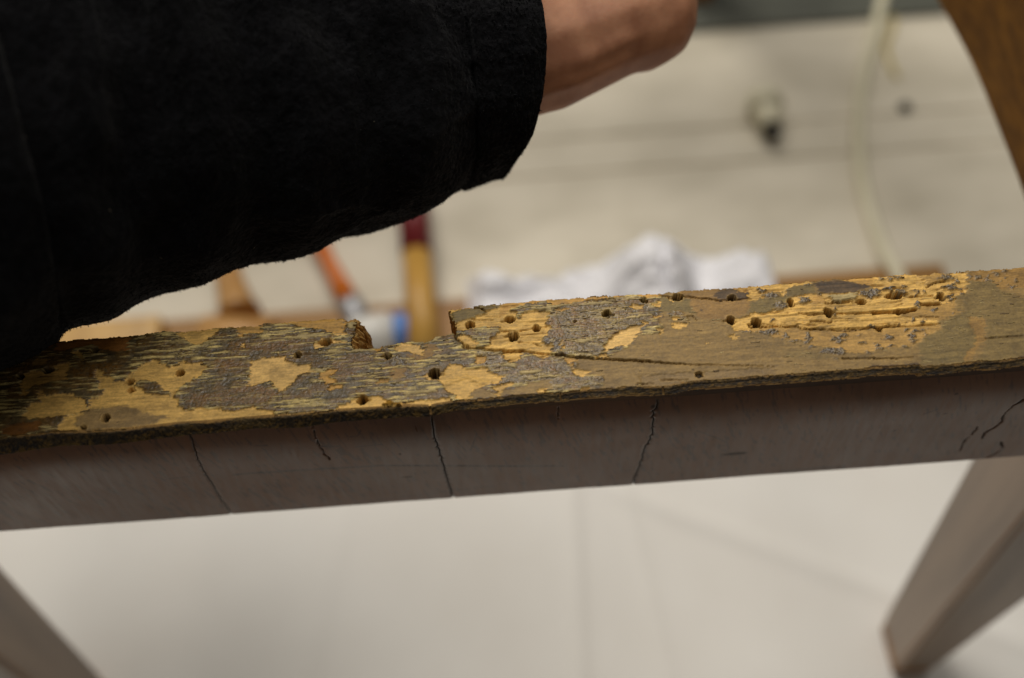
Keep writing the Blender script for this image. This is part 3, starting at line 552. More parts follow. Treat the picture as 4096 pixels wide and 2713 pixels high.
HOLES = [(1, 1080, 345, 45, 30), (1, 548, 570, 58, 36), (1, 235, 640, 40, 28), (1, 1490, 700, 42, 38), (1, 1490, 795, 38, 28), (1, 1200, 1115, 40, 40), (1, 938, 1232, 38, 36), (2, 625, 685, 43, 38),
         (3, 868, 425, 54, 34), (3, 545, 575, 33, 30), (3, 1565, 585, 33, 28), (3, 1278, 1085, 48, 42), (4, 750, 930, 56, 60), (4, 1190, 305, 55, 40), (4, 1690, 240, 62, 48), (4, 1735, 450, 55, 50),
         (5, 460, 565, 45, 50), (5, 1340, 400, 45, 46), (5, 1808, 225, 40, 37), (5, 935, 490, 14, 16), (6, 660, 280, 55, 42), (6, 1345, 288, 48, 36), (6, 930, 1250, 45, 34), (6, 1330, 570, 45, 42), (6, 1650, 585, 58, 54),
         (7, 510, 470, 40, 44), (7, 985, 590, 46, 56), (7, 1405, 455, 60, 34), (7, 1810, 385, 90, 42), (7, 1635, 812, 28, 26), (8, 850, 480, 46, 54)]
hole_shade_c = lin(20, 12, 5)  # near-black bore: hole shade deepened by colour over the rust stain
hrand = random.Random(12)
for v, cx, cy, rx, ry in HOLES:
    k_ = hrand.uniform(0.92, 1.12); rx *= k_; ry *= k_ * hrand.uniform(0.9, 1.08)
    s_ = VIEW[v][2]; c = on_top(v, [(cx, cy)])[0]
    RX = 1.1 * rx / s_ / 10050; RY = 1.1 * ry / s_ / 10050 / 0.86
    i0, i1 = np.searchsorted(gx, [c[0] - 2.2 * RX, c[0] + 2.2 * RX]); j0, j1 = np.searchsorted(gy, [c[1] - 2.4 * RY, c[1] + 2.4 * RY]); s = np.s_[i0:i1, j0:j1]
    d = np.sqrt(((GX[s] + 0.35 * (wx[s] - GX[s]) - c[0]) / RX) ** 2 + ((GY[s] + 0.35 * (wy[s] - GY[s]) - c[1]) / RY) ** 2) * (1 + 0.10 * n_g[s])
    k = 1 - sstep(0.80, 1.06, d)
    if hrand.random() < 0.6:                     # a split runs off along the grain
        side = hrand.choice((-1, 1)); q = (GX[s] - c[0]) * side / RX
        tr = np.exp(-((GY[s] + 0.3 * (wy[s] - GY[s]) - c[1] - hrand.uniform(-.4, .4) * RY) / 0.00032) ** 2) * (q > 0.5) * (1 - sstep(1.3, 2.1, q))
        hgt[s] -= 1.5 * tr; colr[s] = mixc(colr[s], np.broadcast_to(hole_shade_c, colr[s].shape), 0.6 * tr)
    rim = np.exp(-((d - 1.2) / 0.2) ** 2) * (0.5 + 0.5 * vn(GX[s] * 900 + cx, GY[s] * 900, 3))
    hgt[s] = hgt[s] * (1 - k) - 11.0 * k + 0.25 * rim
    colr[s] = mixc(colr[s], np.broadcast_to(hole_shade_c, colr[s].shape), np.clip(k * 1.3, 0, 1))
    colr[s] = mixc(colr[s], TEX['rawp'][0][s], np.clip(0.4 * rim, 0, 1)); rgh[s] = np.where(k > 0.2, 0.9, rgh[s])

# back and notch edges crumble a little
sdo = poly_sd(outline, wx, wy)
keep = (sdo < 0) & (GY >= yf[:, None])
hgt -= 0.8 * sstep(-0.0016, -0.0002, sdo) * (0.6 + 0.6 * n_m)
cells = keep[:-1, :-1] & keep[1:, :-1] & keep[:-1, 1:] & keep[1:, 1:]
vid = np.arange(GX.size).reshape(sh)
quads = np.stack([vid[:-1, :-1][cells], vid[1:, :-1][cells], vid[1:, 1:][cells], vid[:-1, 1:][cells]], 1)
verts = np.stack([GX, GY, ZT + hgt * 0.001], -1).reshape(-1, 3)
vc = colr.reshape(-1, 3); vr = rgh.ravel()
# rim edges of the kept cells
cp = np.pad(cells, 1)
def rim_edges():
    out = []
    c = cp[1:-1, 1:-1]
    for di, dj, a, b in ((-1, 0, (0, 1), (0, 0)), (1, 0, (1, 0), (1, 1)), (0, -1, (0, 0), (1, 0)), (0, 1, (1, 1), (0, 1))):
        nb = np.roll(cp, (-di, -dj), (0, 1))[1:-1, 1:-1]
        ii, jj = np.nonzero(c & ~nb)
        out.append(np.stack([vid[ii + a[0], jj + a[1]], vid[ii + b[0], jj + b[1]]], 1))
    return np.concatenate(out)
re = rim_edges()
front_rim = np.zeros(len(verts), bool); front_rim[re.ravel()] = verts[re.ravel(), 1] <= yf[np.clip(re.ravel() // sh[1], 0, sh[0] - 1)] + 0.004   # closed by the edge strip lower down
used = np.unique(re); LV = [0.0006, 0.0014, 0.0024, 0.0036, 0.005, 0.0066, 0.0084, 0.0104, 0.0126, 0.015, 0.018, 0.022, 0.027, 0.034, 0.050, 0.070, 0.0915]
nb0 = len(verts); mp_ = np.full(len(verts), -1); mp_[used] = np.arange(len(used))
bx, by = verts[used, 0], verts[used, 1]
notch_l = sstep(-0.064, -0.058, bx) * (1 - sstep(-0.0515, -0.049, bx)) * sstep(0.0165, 0.0175, by)
allv = [verts]; allc = [vc]; allr = [vr]
for li, dz in enumerate(LV):
    f1 = vn(bx * 700 + by * 900, dz * 1500 + by * 300, 31); f2 = fbm(by * 900 + bx * 500, dz * 1100, 32, 2)
    inset = 0.0006 * f1 * (by > 0) * min(1, dz / 0.003)
    xx = bx + 0.0005 * f2 * (by > 0.012) + notch_l * (0.0045 * (1 - math.exp(-dz / 0.010)) + 0.0012 * f2)
    yy = by + inset - (by > 0.012) * 0.02 * dz
    fr = front_rim[used]
    zz = np.where(fr, np.maximum(ZT - dz, ZT - 0.0075), ZT - dz); zz = np.minimum(zz, verts[used, 2] - 0.00001)
    yy = np.where(fr, by + 0.0002, yy); xx = np.where(fr, bx, xx)
    allv.append(np.stack([xx, yy, zz], 1))
    base = lin(176, 130, 62)[None] * (1 + 0.35 * f1 + 0.35 * f2)[:, None]
    pale_ = lin(190, 160, 100)[None] * (1 + 0.2 * f1)[:, None]
    tt = np.clip(0.1 + 0.7 * f2 + 0.3 * f1, 0, 1)[:, None]
    allc.append(np.clip(base * (1 - tt) + pale_ * tt, 0.01, 0.9)); allr.append(np.full(len(xx), 0.8))
wq = []
a, b = re[:, 0], re[:, 1]; prev_a, prev_b = a, b
for li in range(len(LV)):
    na = nb0 + li * len(used) + mp_[a]; nb_ = nb0 + li * len(used) + mp_[b]
    wq.append(np.stack([prev_a, prev_b, nb_, na], 1)); prev_a, prev_b = na, nb_
V_ = np.concatenate(allv); C_ = np.concatenate(allc); R_ = np.concatenate(allr); Q_ = np.concatenate([quads] + wq)
uv_ = np.unique(Q_); remap = np.full(len(V_), -1); remap[uv_] = np.arange(len(uv_))
rail = link_mesh('front_rail', np_mesh('front_rail', V_[uv_], remap[Q_], C_[uv_], R_[uv_]), M['worn'], chair)
rail['label'] = 'raw top of the front seat rail with worm holes and old glue'
# closed core underneath so that the holes end in wood and the veneer has a ground
bm = bmesh.new()
bm_box(bm, (X0 + 0.001, 0.004, ZB + 0.0012), (X1 - 0.001, 0.0125, ZT - 0.014))
link_mesh('rail_core', bm_mesh('rail_core', bm), M['core'], rail)

# torn fibres standing off the crust
crusty = (np.abs(colr - TEX['crust'][0]).sum(-1) < 0.02) | (np.abs(colr - TEX['grit'][0]).sum(-1) < 0.02)
ci, cj = np.nonzero(crusty & keep & (sdo < -0.001) & (pf > 0.15))
pick = rng.integers(0, len(ci), 2600); ci, cj = ci[pick], cj[pick]; nc = len(ci)
ln_ = rng.uniform(0.0010, 0.0048, nc) * rng.uniform(0.4, 1, nc); wd_ = rng.uniform(0.00010, 0.00032, nc); ht_ = rng.uniform(0.0001, 0.00035, nc)
an_ = rng.normal(0, 0.10, nc); lift = rng.uniform(-0.02, 0.14, nc)
bx_, by_, bz_ = gx[ci], gy[cj], ZT + hgt[ci, cj] * 0.001 - 0.0001
dx_, dy_ = np.cos(an_), np.sin(an_)
def cpt(u, v, w): return np.stack([bx_ + dx_ * u * ln_ - dy_ * v * wd_, by_ + dy_ * u * ln_ + dx_ * v * wd_, bz_ + w * ht_ + np.maximum(u, 0) * ln_ * lift], 1)
cv = np.stack([cpt(-.5, -1, -1), cpt(.4, -.8, -1), cpt(.5, .2, -.6), cpt(-.4, 1, -1), cpt(-.4, -.6, 1), cpt(.35, -.4, .9), cpt(.42, .2, .8), cpt(-.45, .5, 1)], 1)
fq = np.array([(4, 5, 6, 7), (0, 1, 5, 4), (1, 2, 6, 5), (2, 3, 7, 6), (3, 0, 4, 7)])
cq = (np.arange(nc)[:, None, None] * 8 + fq[None]).reshape(-1, 4)
mixt = rng.uniform(0, 1, nc)[:, None]; ccol = lin(178, 158, 106)[None] * mixt + lin(96, 76, 50)[None] * (1 - mixt)
chips = link_mesh('torn_fibres', np_mesh('torn_fibres', cv.reshape(-1, 3), cq, np.repeat(ccol, 8, 0), np.full(nc * 8, 0.6), smooth=False), M['worn'], rail)
chips['kind'] = 'stuff'

# crusted front edge strip, cut where the veneer has cracked through
split = [float(on_front(4, [(690, 1340)], -0.006)[0, 0]), float(on_front(5, [(765, 1400)], -0.006)[0, 0]), float(on_front(13, [(1085, 850)], -0.006)[0, 0])]
bounds = [X0] + split + [X1]
prof = [(0.0010, -0.0001), (0.0002, 0.0002), (-0.0010, -0.0002), (-0.0020, -0.0012), (-0.0026, -0.0024), (-0.0029, -0.004)]
for bi in range(len(bounds) - 1):
    xs = np.arange(bounds[bi] + 0.0003, bounds[bi + 1] - 0.0003, 0.0004)
    yy0 = np.interp(xs, lip_top[:, 0], lip_top[:, 1]); zb_ = np.interp(xs, lip_bot[:, 0], lip_bot[:, 1]) - 0.0012
    nv = 30; tt = np.linspace(0, 1, nv)
    s_top = np.clip(tt / 0.30, 0, 1); s_low = np.clip((tt - 0.30) / 0.56, 0, 1); s_un = np.clip((tt - 0.86) / 0.14, 0, 1)
    py = np.interp(s_top, [0, .4, .7, 1], [0.0008, -0.0001, -0.0006, -0.0009]); pz = np.interp(s_top, [0, .4, .7, 1], [-0.0003, -0.0004, -0.0006, -0.0011])
    XX = np.repeat(xs[:, None], nv, 1); TT = np.repeat(tt[None], len(xs), 0)
    YY = yy0[:, None] + py[None] - 0.0016 * s_low[None] + 0.0066 * s_un[None]
    ZZ = ZT + pz[None] + s_low[None] * (zb_[:, None] - ZT + 0.0010) - 0.0004 * s_un[None]
    a1 = fbm(XX * 700, TT * 5, 41, 3); a2 = vn(XX * 2200, TT * 13, 42); a3 = fbm(XX * 110, TT * 1.6, 43); a4 = fbm(XX * 640 + TT * 2, TT * 7, 44)
    amp = np.clip(TT * 8, 0, 1) * (1 - 0.6 * s_un[None])
    YY = YY - amp * (0.00028 * a1 + 0.00016 * a2); ZZ = ZZ + amp * (0.00012 * a2 + 0.00025 * a3 * sstep(.3, .9, TT))
    cc = mixc(shade((58, 50, 40), 1 + 0.4 * a2 + 0.3 * a1), shade((86, 72, 48), 1 + 0.4 * a1), sstep(-0.3, 0.5, a3 + 0.5 * a2))
    cc = mixc(cc, shade((46, 45, 46), 1 + 0.4 * a2), sstep(0.0, 0.45, fbm(XX * 180, TT * 3, 45)) * 0.75)
    cc = mixc(cc, shade((120, 92, 44), 1 + 0.35 * a1), sstep(0.0, 0.5, a4 + 0.5 * (TT - 0.5) + 0.3 * a2) * 0.55)
    cc = mixc(cc, shade((150, 116, 66), 1 + 0.2 * a1), (1 - sstep(0.04, 0.2, TT + 0.14 * a3)) * 0.8)
    me = np_mesh('edge_strip', np.stack([XX, YY, ZZ], -1).reshape(-1, 3), grid_quads(len(xs), nv)[:, ::-1], cc.reshape(-1, 3), np.clip(0.75 + 0.2 * a2, 0.5, 0.98))
    link_mesh('edge_strip', me, M['strip'], rail)

# veneered front face: four panels parted by the cracks
c1 = on_front(11, [(1150, 900), (1160, 930), (1190, 980), (1220, 1040), (1250, 1100), (1280, 1160), (1330, 1230), (1360, 1290), (1400, 1350), (1452, 1420), (1470, 1450)])
c3 = on_front(12, [(1250, 780), (1255, 830), (1260, 920), (1275, 980), (1285, 1050), (1310, 1120), (1330, 1180), (1350, 1250), (1375, 1340), (1415, 1465), (1425, 1500)])
c4 = on_front(13, [(1100, 820), (1090, 860), (1050, 920), (1045, 990), (1015, 1010), (1005, 1130), (980, 1190), (945, 1260), (925, 1340), (890, 1420), (880, 1465), (875, 1500)])
ZV = 0.4335
zs = np.linspace(ZB, ZV, 190)
def crack_x(c, z, amp=0.0005, seed=0):
    o = np.argsort(c[:, 1]); return np.interp(z, c[o, 1], c[o, 0]) + amp * fbm(z * 900, z * 0 + seed, seed, 3)
lines = [np.full_like(zs, X0), crack_x(c1, zs, 0.0005, 51), crack_x(c3, zs, 0.0006, 52), crack_x(c4, zs, 0.0008, 53), np.full_like(zs, X1)]
gaps = [0, 0.00012, 0.00026, 0.00022, 0]
part_cr = [(on_front(12, [(400, 960), (440, 1040), (470, 1090), (510, 1150), (550, 1190), (568, 1230)]), 0.00055), (on_front(13, [(390, 900), (385, 1000), (386, 1070)]), 0.0004),
           (on_front(14, [(1760, 930), (1719, 945), (1650, 980), (1605, 1025), (1580, 1080), (1540, 1110), (1470, 1150), (1460, 1180), (1455, 1210)]), 0.0009), (on_front(14, [(1430, 1110), (1390, 1160), (1350, 1195), (1325, 1240), (1315, 1280)]), 0.0007),
           (on_front(14, [(1575, 1205), (1585, 1240), (1540, 1280), (1490, 1300), (1465, 1320)]), 0.0007)]
scr = [(on_front(12, [(-110, 1305), (0, 1295), (400, 1270), (900, 1240), (1350, 1243), (1916, 1245)]), 0.0014), (on_front(13, [(0, 1345), (430, 1345)]), 0.0012), (on_front(12, [(735, 1115), (920, 1098)]), 0.0006), (on_front(12, [(1535, 1140), (1580, 1030)]), 0.0007),
       (on_front(12, [(700, 1060), (750, 1055), (770, 1030)]), 0.0006), (on_front(12, [(1450, 1085), (1510, 1145)]), 0.0005), (on_front(12, [(1570, 1140), (1635, 1168)]), 0.0005), (on_front(12, [(500, 1115), (625, 1112)]), 0.0008), (on_front(12, [(40, 1122), (115, 1118)]), 0.0008),
       (on_front(11, [(1040, 1200), (1220, 1180)]), 0.0005), (on_front(13, [(1300, 1110), (1450, 1165), (1505, 1195)]), 0.0006), (on_front(13, [(1430, 1213), (1500, 1205)]), 0.0006), (on_front(14, [(880, 1138), (915, 1130)]), 0.0008), (on_front(14, [(735, 1183), (752, 1180)]), 0.0009),
       (on_front(14, [(1090, 1030), (1180, 1000)]), 0.0006), (on_front(14, [(200, 1392), (420, 1370), (590, 1362)]), 0.0016), (on_front(12, [(300, 1540), (420, 1530)]), 0.001), (on_front(11, [(860, 1468), (910, 1462)]), 0.0012), (on_front(12, [(830, 1490), (1300, 1430), (1700, 1385)]), 0.0005)]
dents = [(on_front(12, [(1095, 1322)])[0], 0.0027, 0.0007), (on_front(13, [(1550, 1265)])[0], 0.0066, 0.0016), (on_front(12, [(1045, 1160)])[0], 0.0006, 0.0012), (on_front(12, [(120, 1522)])[0], 0.0015, 0.0006), (on_front(13, [(1015, 990)])[0], 0.0011, 0.0012), (on_front(11, [(1675, 1370)])[0], 0.001, 0.0004), (on_front(14, [(1300, 922)])[0], 0.0009, 0.0005), (on_front(14, [(1225, 1028)])[0], 0.001, 0.0005)]
for pi in range(4):
    wl = (lines[pi + 1] - lines[pi]).mean(); nu = int(wl / 0.00045)
    uu = np.linspace(0, 1, nu)
    Lx = lines[pi] + gaps[pi]; Rx_ = lines[pi + 1] - gaps[pi + 1]
    XX = Lx[None] + uu[:, None] * (Rx_ - Lx)[None]; ZZ = np.repeat(zs[None], nu, 0)
    t_ = np.clip((ZZ - 0.393) / (ZV - 0.393), 0, 1)
    YY = 0.0125 * t_ ** 2.6 + 0.00030 * fbm(XX * 20, ZZ * 30, 61) - 0.00008 * fbm(XX * 60, ZZ * 14, 62)
    t2 = np.clip((ZB + 0.0022 - ZZ) / 0.0022, 0, 1); YY += 0.0013 * t2 ** 2
    ZZ = ZZ + (t2 > 0) * 0.0004 * np.clip(fbm(XX * 90, XX * 0, 63) - 0.25, 0, 1)
    u1 = fbm(XX * 800, ZZ * 90 + XX * 60, 64, 2); u2 = fbm(XX * 30, ZZ * 30, 65); u3 = fbm(XX * 260 + ZZ * 90, ZZ * 30, 66)
    cc = shade((108, 66, 29), 1 + 0.22 * u2 + 0.16 * u3 + 0.12 * u1 + 0.10 * fbm(XX * 9, ZZ * 14, 91))
    cc = mixc(cc, shade((54, 34, 20), 1 + 0 * u1), 0.6 * sstep(0.30, 0.55, fbm(XX * 900 + ZZ * 260, ZZ * 170, 67, 2) + 0.2 * u2))
    rr = np.clip(0.42 + 0.12 * u2 + 0.10 * u1, 0.2, 0.7)
    edge_d = np.minimum(uu[:, None] * (Rx_ - Lx)[None] + (0 if gaps[pi] else 1), (1 - uu[:, None]) * (Rx_ - Lx)[None] + (0 if gaps[pi + 1] else 1))
    YY += 0.0004 * np.exp(-edge_d / 0.0004); cc = mixc(cc, shade((30, 18, 10), 1 + 0 * u1), 0.8 * np.exp(-edge_d / 0.00035))
    for P, wd in part_cr:
        d, par = line_d(P, XX + 0.0007 * fbm(XX * 350, ZZ * 350, 68), ZZ + 0.0006 * fbm(XX * 350, ZZ * 350, 69)); wd = wd * (0.75 + 0.5 * vn(par * 9, par * 0, 70)); k = 1 - sstep(wd * 0.2, wd * 0.55, d + 0.0002 * (par > .9))
        YY += 0.0016 * k; cc = mixc(cc, shade((18, 12, 8), 1 + 0 * u1), k)
        rr = np.maximum(rr, 0.9 * k)
    for P, wd in scr:
        d, par = line_d(P, XX, ZZ + 0.0002 * u2); k = (1 - sstep(wd * 0.3, wd * 0.8, d)) * (0.6 + 0.4 * u1)
        YY += 0.00003 * k; cc = mixc(cc, shade((34, 20, 12), 1 + 0 * u1), np.clip(0.95 * k, 0, 1)); rr = np.maximum(rr, 0.7 * k)
    for c, a_, b_ in dents:
        k = 1 - sstep(0.6, 1.1, np.sqrt(((XX - c[0]) / a_) ** 2 + ((ZZ - c[1]) / b_) ** 2) + 0.2 * u1)
        cc = mixc(cc, shade((50, 30, 16), 1 + 0 * u1), 0.85 * k); rr = np.maximum(rr, 0.75 * k)
    me = np_mesh('veneer_panel', np.stack([XX, YY, ZZ], -1).reshape(-1, 3), grid_quads(nu, len(zs)), cc.reshape(-1, 3), rr)
    # give the veneer an underside edge
    link_mesh('veneer_panel', me, M['veneer'], rail)
bm = bmesh.new(); bm_box(bm, (X0 + 0.0005, 0.0018, ZB - 0.0002), (X1 - 0.0005, 0.0392, ZB + 0.001))
link_mesh('underside', bm_mesh('underside', bm), M['core'], rail)

# legs: square and tapered, with a worn arris
def leg(xi, xo, y0, y1, fi, fo, g0, g1, ztop, name='leg'):
    """xi/xo inner and outer X at the top, fi/fo at the foot; y likewise."""
    bm = bmesh.new(); n = 14; rings = []
    for k in range(n + 1):
        t = k / n; z = ztop * (1 - t) + 0.022 * t
        e = t ** 1.0
        a0, a1, b0, b1 = xi + (fi - xi) * e, xo + (fo - xo) * e, y0 + (g0 - y0) * e, y1 + (g1 - y1) * e
        c = 0.0022 * (1 if a1 > a0 else -1); cy = 0.0022
        pts = [(a0, b0 + cy), (a0 + c * 0.25, b0 + cy * 0.25), (a0 + c, b0), (a1 - c, b0), (a1, b0 + cy), (a1, b1 - cy), (a1 - c, b1), (a0 + c, b1), (a0 + c * .25, b1 - cy * .25), (a0, b1 - cy)]
        rings.append([bm.verts.new((x, y, z)) for x, y in pts])
    for r0, r1 in zip(rings[:-1], rings[1:]):
        for k in range(len(r0)):
            bm.faces.new((r0[k], r0[(k + 1) % len(r0)], r1[(k + 1) % len(r0)], r1[k]))
    bm.faces.new(rings[0]); bm.faces.new(rings[-1][::-1])
    L = link_mesh(name, bm_mesh(name, bm), M['leg'], chair)
    bm = bmesh.new(); s = 1 if fo > fi else -1
    bm_box(bm, (min(fi, fo) + 0.001, g0 + 0.001, 0.0042), (max(fi, fo) - 0.001, g1 - 0.001, 0.0219), 0.002)
    link_mesh('foot', bm_mesh('foot', bm), M['foot'], L)
    # thin stringing line let into the inner arris
    bm = bmesh.new(); vs1 = []
    for z, xx, yy in ((ztop, xi, y0), (0.024, fi, g0)):
        for dx, dy in ((-0.0003, 0.0030), (0.0006, 0.0006), (0.0030, -0.0003), (0.0036, 0.0036)):
            vs1.append(bm.verts.new((xx + s * dx, yy + dy, z)))
    for k in range(4):
        bm.faces.new((vs1[k], vs1[(k + 1) % 4], vs1[4 + (k + 1) % 4], vs1[4 + k]))
    link_mesh('stringing', bm_mesh('stringing', bm), M['foot'], L)
    return L
leg(0.2545, 0.3260, 0.0015, 0.062, 0.2535, 0.2815, 0.000, 0.037, ZB - 0.0003)
leg(-0.3026, -0.3740, 0.0015, 0.062, -0.3026, -0.3300, 0.000, 0.037, ZB - 0.0003)
leg(0.205, 0.2460, 0.745, 0.705, 0.215, 0.240, 0.735, 0.708, ZB - 0.0003)
leg(-0.255, -0.2960, 0.745, 0.705, -0.265, -0.290, 0.735, 0.708, ZB - 0.0003)

# side rails (bowed) and back rail
def side_rail(sgn, xoff):
    ys = np.linspace(0.0405, 0.745, 60)
    xin = np.interp(ys, [0.0405, 0.14, 0.1546, 0.1787, 0.2067, 0.2332, 0.2548, 0.2723, 0.2973, 0.45, 0.745], [0.2700, 0.2714, 0.2726, 0.2728, 0.2730, 0.2734, 0.2719, 0.2703, 0.2676, 0.245, 0.205])
    ker = np.ones(3) / 3; xin = np.convolve(np.pad(xin, 1, mode='reflect', reflect_type='odd'), ker, 'valid')
    bm = bmesh.new(); rings = []
    for y, x in zip(ys, xin):
        zlo = ZB + 0.0015
        pts = [(x, zlo + .003), (x + .003, zlo), (x + .034, zlo), (x + .037, zlo + .003), (x + .037, ZT - .004), (x + .034, ZT - .001), (x + .003, ZT - .001), (x, ZT - .004)]
        rings.append([bm.verts.new((sgn * p[0] + xoff, y, p[1])) for p in pts])
    for r0, r1 in zip(rings[:-1], rings[1:]):
        for k in range(8): bm.faces.new((r0[k], r0[(k + 1) % 8], r1[(k + 1) % 8], r1[k]))
    bm.faces.new(rings[0]); bm.faces.new(rings[-1][::-1])
    return link_mesh('side_rail', bm_mesh('side_rail', bm, False), M['side'], chair)
side_rail(1, 0.0); side_rail(-1, -0.048)
bm = bmesh.new(); bm_box(bm, (-0.252, 0.709, ZB + 0.0015), (0.204, 0.744, ZT - 0.001), 0.003)
link_mesh('back_rail', bm_mesh('back_rail', bm), M['side'], chair)

# ------------------------------------------------------------------ person: forearm in a black fleece sleeve
person = tag(empty('person', (-0.2, 0.15, 0.45)), 'forearm in a black fleece sleeve reaching over the chair rail, bare wrist', 'person')
# sleeve: centre line (survey x, y, depth, radius in survey units)
ST = np.array([(-900, 600, .395, 1230), (-400, 500, .415, 1090), (0, 425, .432, 965), (400, 385, .445, 870), (700, 350, .453, 805), (1000, 330, .46, 722), (1300, 312, .467, 662), (1600, 285, .474, 590), (1780, 262, .479, 515), (1900, 248, .482, 484), (1980, 236, .484, 472), (2056, 226, .486, 455)], float)
ns, nt = 420, 420
su = np.linspace(0, 1, ns); kk = np.linspace(0, 1, len(ST))
S = np.stack([np.interp(su, kk, ST[:, c]) for c in range(4)], 1)
ker = np.hanning(31); ker /= ker.sum()
S = np.stack([np.convolve(np.pad(S[:, c], 15, mode='reflect', reflect_type='odd'), ker, 'valid') for c in range(4)], 1)
CEN = deep(S[:, 0], S[:, 1], S[:, 2]); RAD = S[:, 3] * S[:, 2] / FPX
TAN = np.gradient(CEN, axis=0); TAN /= np.linalg.norm(TAN, axis=1)[:, None]
view = CEN - CAM; view /= np.linalg.norm(view, axis=1)[:, None]
E1 = np.cross(TAN, view); E1 /= np.linalg.norm(E1, axis=1)[:, None]      # roughly down in the picture or up
E2 = np.cross(E1, TAN)
th = np.linspace(0, 2 * np.pi, nt, endpoint=False)
TH, SU = np.meshgrid(th, su)
arc = np.concatenate([[0], np.cumsum(np.linalg.norm(np.diff(CEN, axis=0), axis=1))])
AR = np.repeat(arc[:, None], nt, 1)
def pn(f_th, f_s, seed, o=3):                  # periodic in theta by blending
    a = fbm(TH * f_th, AR * f_s, seed, o); b = fbm((TH - 2 * np.pi) * f_th, AR * f_s, seed, o)
    w = sstep(5.0, 2 * np.pi, TH); return a * (1 - w) + b * w
fold = (0.25 + 0.75 * np.abs(np.sin(TH))) * (pn(1.1, 14, 71) * 0.008 + np.abs(pn(0.9, 22, 79)) * -0.010) + np.sin(AR * 150 + 2.6 * np.sin(TH + 0.6) + 3 * pn(0.8, 9, 72)) * (0.0008 + 0.0022 * np.abs(np.sin(TH))) * sstep(0.05, 0.3, SU)
fold += np.abs(pn(2.2, 26, 75)) * -0.003
fold *= np.where(AR > arc[-1] - 0.03, 0.45, 1.0)
cuff = np.exp(-((AR - (arc[-1] - 0.031)) / 0.0016) ** 2) * -0.0006 + 0.00010 * np.sin(TH * 60 + 2 * pn(1, 20, 78)) * sstep(arc[-1] - 0.036, arc[-1] - 0.026, AR)
pile = 0.00035 * pn(26, 480, 73, 2) + 0.0004 * pn(70, 1100, 74, 1)
seam = 0.0016 * np.exp(-((np.mod(TH - 0.5 * SU - 5.05 + np.pi, 2 * np.pi) - np.pi) / 0.022) ** 2)
RR = RAD[:, None] + fold + cuff + pile + seam
PTS = CEN[:, None, :] + RR[..., None] * (np.cos(TH)[..., None] * E1[:, None, :] + np.sin(TH)[..., None] * E2[:, None, :])
# the end of the cuff is slanted: its lower lip lies further back along the arm
low = np.clip(np.cos(TH), -1, 1)
sign = 1.0 if (deep(np.array(2000.), np.array(700.), np.array(.48)) - CEN[-20]) @ E1[-20] > 0 else -1.0
# open cuff: fold the edge inwards
inner = []
for k, (s_in, r_f) in enumerate(((0.0, 0.985), (-0.004, 0.97), (-0.02, 0.95), (-0.05, 0.90))):
    inner.append(PTS[-1] * 0 + CEN[-1] + s_in * TAN[-1] + (RR[-1] * r_f - 0.002)[:, None] * (np.cos(th)[:, None] * E1[-1] + np.sin(th)[:, None] * E2[-1]))
PTS = np.concatenate([PTS, np.stack(inner)], 0)
slant = sstep(0.80, 1.0, np.concatenate([SU[:, 0], np.ones(4)]))[:, None] * (sign * np.cos(TH[0]))[None]
PTS = PTS - 0.0125 * np.where(slant > 0, slant ** 1.5, 0.35 * slant)[..., None] * TAN[-1]
n0 = PTS.shape[0]
i, j = np.meshgrid(np.arange(n0 - 1), np.arange(nt), indexing='ij')
a = (i * nt + j).ravel(); b = (i * nt + (j + 1) % nt).ravel()
me = np_mesh('sleeve', PTS.reshape(-1, 3), np.stack([a, b, b + nt, a + nt], 1))
sleeve = link_mesh('sleeve', me, M['fleece'], person)
# loose pile: tiny tufts standing off the fleece
NF = 42000
fi = rng.integers(0, ns - 1, NF); fj = rng.integers(0, nt, NF)
base = PTS[fi, fj]; nrm = np.cos(th[fj])[:, None] * E1[fi] + np.sin(th[fj])[:, None] * E2[fi]
dirv = nrm + 0.75 * rng.normal(size=(NF, 3)); dirv /= np.linalg.norm(dirv, axis=1)[:, None]
ln = rng.uniform(0.0005, 0.0015, NF)[:, None]; sd_ = np.cross(dirv, rng.normal(size=(NF, 3))); sd_ /= np.linalg.norm(sd_, axis=1)[:, None]
wd = rng.uniform(0.00012, 0.0003, NF)[:, None]
tri = np.stack([base - sd_ * wd, base + sd_ * wd, base + dirv * ln], 1).reshape(-1, 3)
fz = link_mesh('fleece_pile', np_mesh('fleece_pile', tri, np.arange(3 * NF).reshape(-1, 3), smooth=False), M['fleece'], sleeve)
fz['kind'] = 'stuff'
NL = 26
fi = rng.integers(60, ns - 10, NL); fj = rng.integers(0, nt, NL)
tri = []
for q in range(NL):
    p = PTS[fi[q], fj[q]]; nn = np.cos(th[fj[q]]) * E1[fi[q]] + np.sin(th[fj[q]]) * E2[fi[q]]
    d_ = np.cross(nn, rng.normal(size=3)); d_ /= np.linalg.norm(d_); l_ = rng.uniform(0.0006, 0.002); s2 = np.cross(nn, d_)
    tri += [p + nn * 0.0009 - s2 * 0.00012, p + nn * 0.0009 + s2 * 0.00012, p + nn * 0.0013 + d_ * l_]
lt = link_mesh('lint', np_mesh('lint', np.array(tri), np.arange(3 * NL).reshape(-1, 3), smooth=False), M['lint'], sleeve)
lt['kind'] = 'stuff'

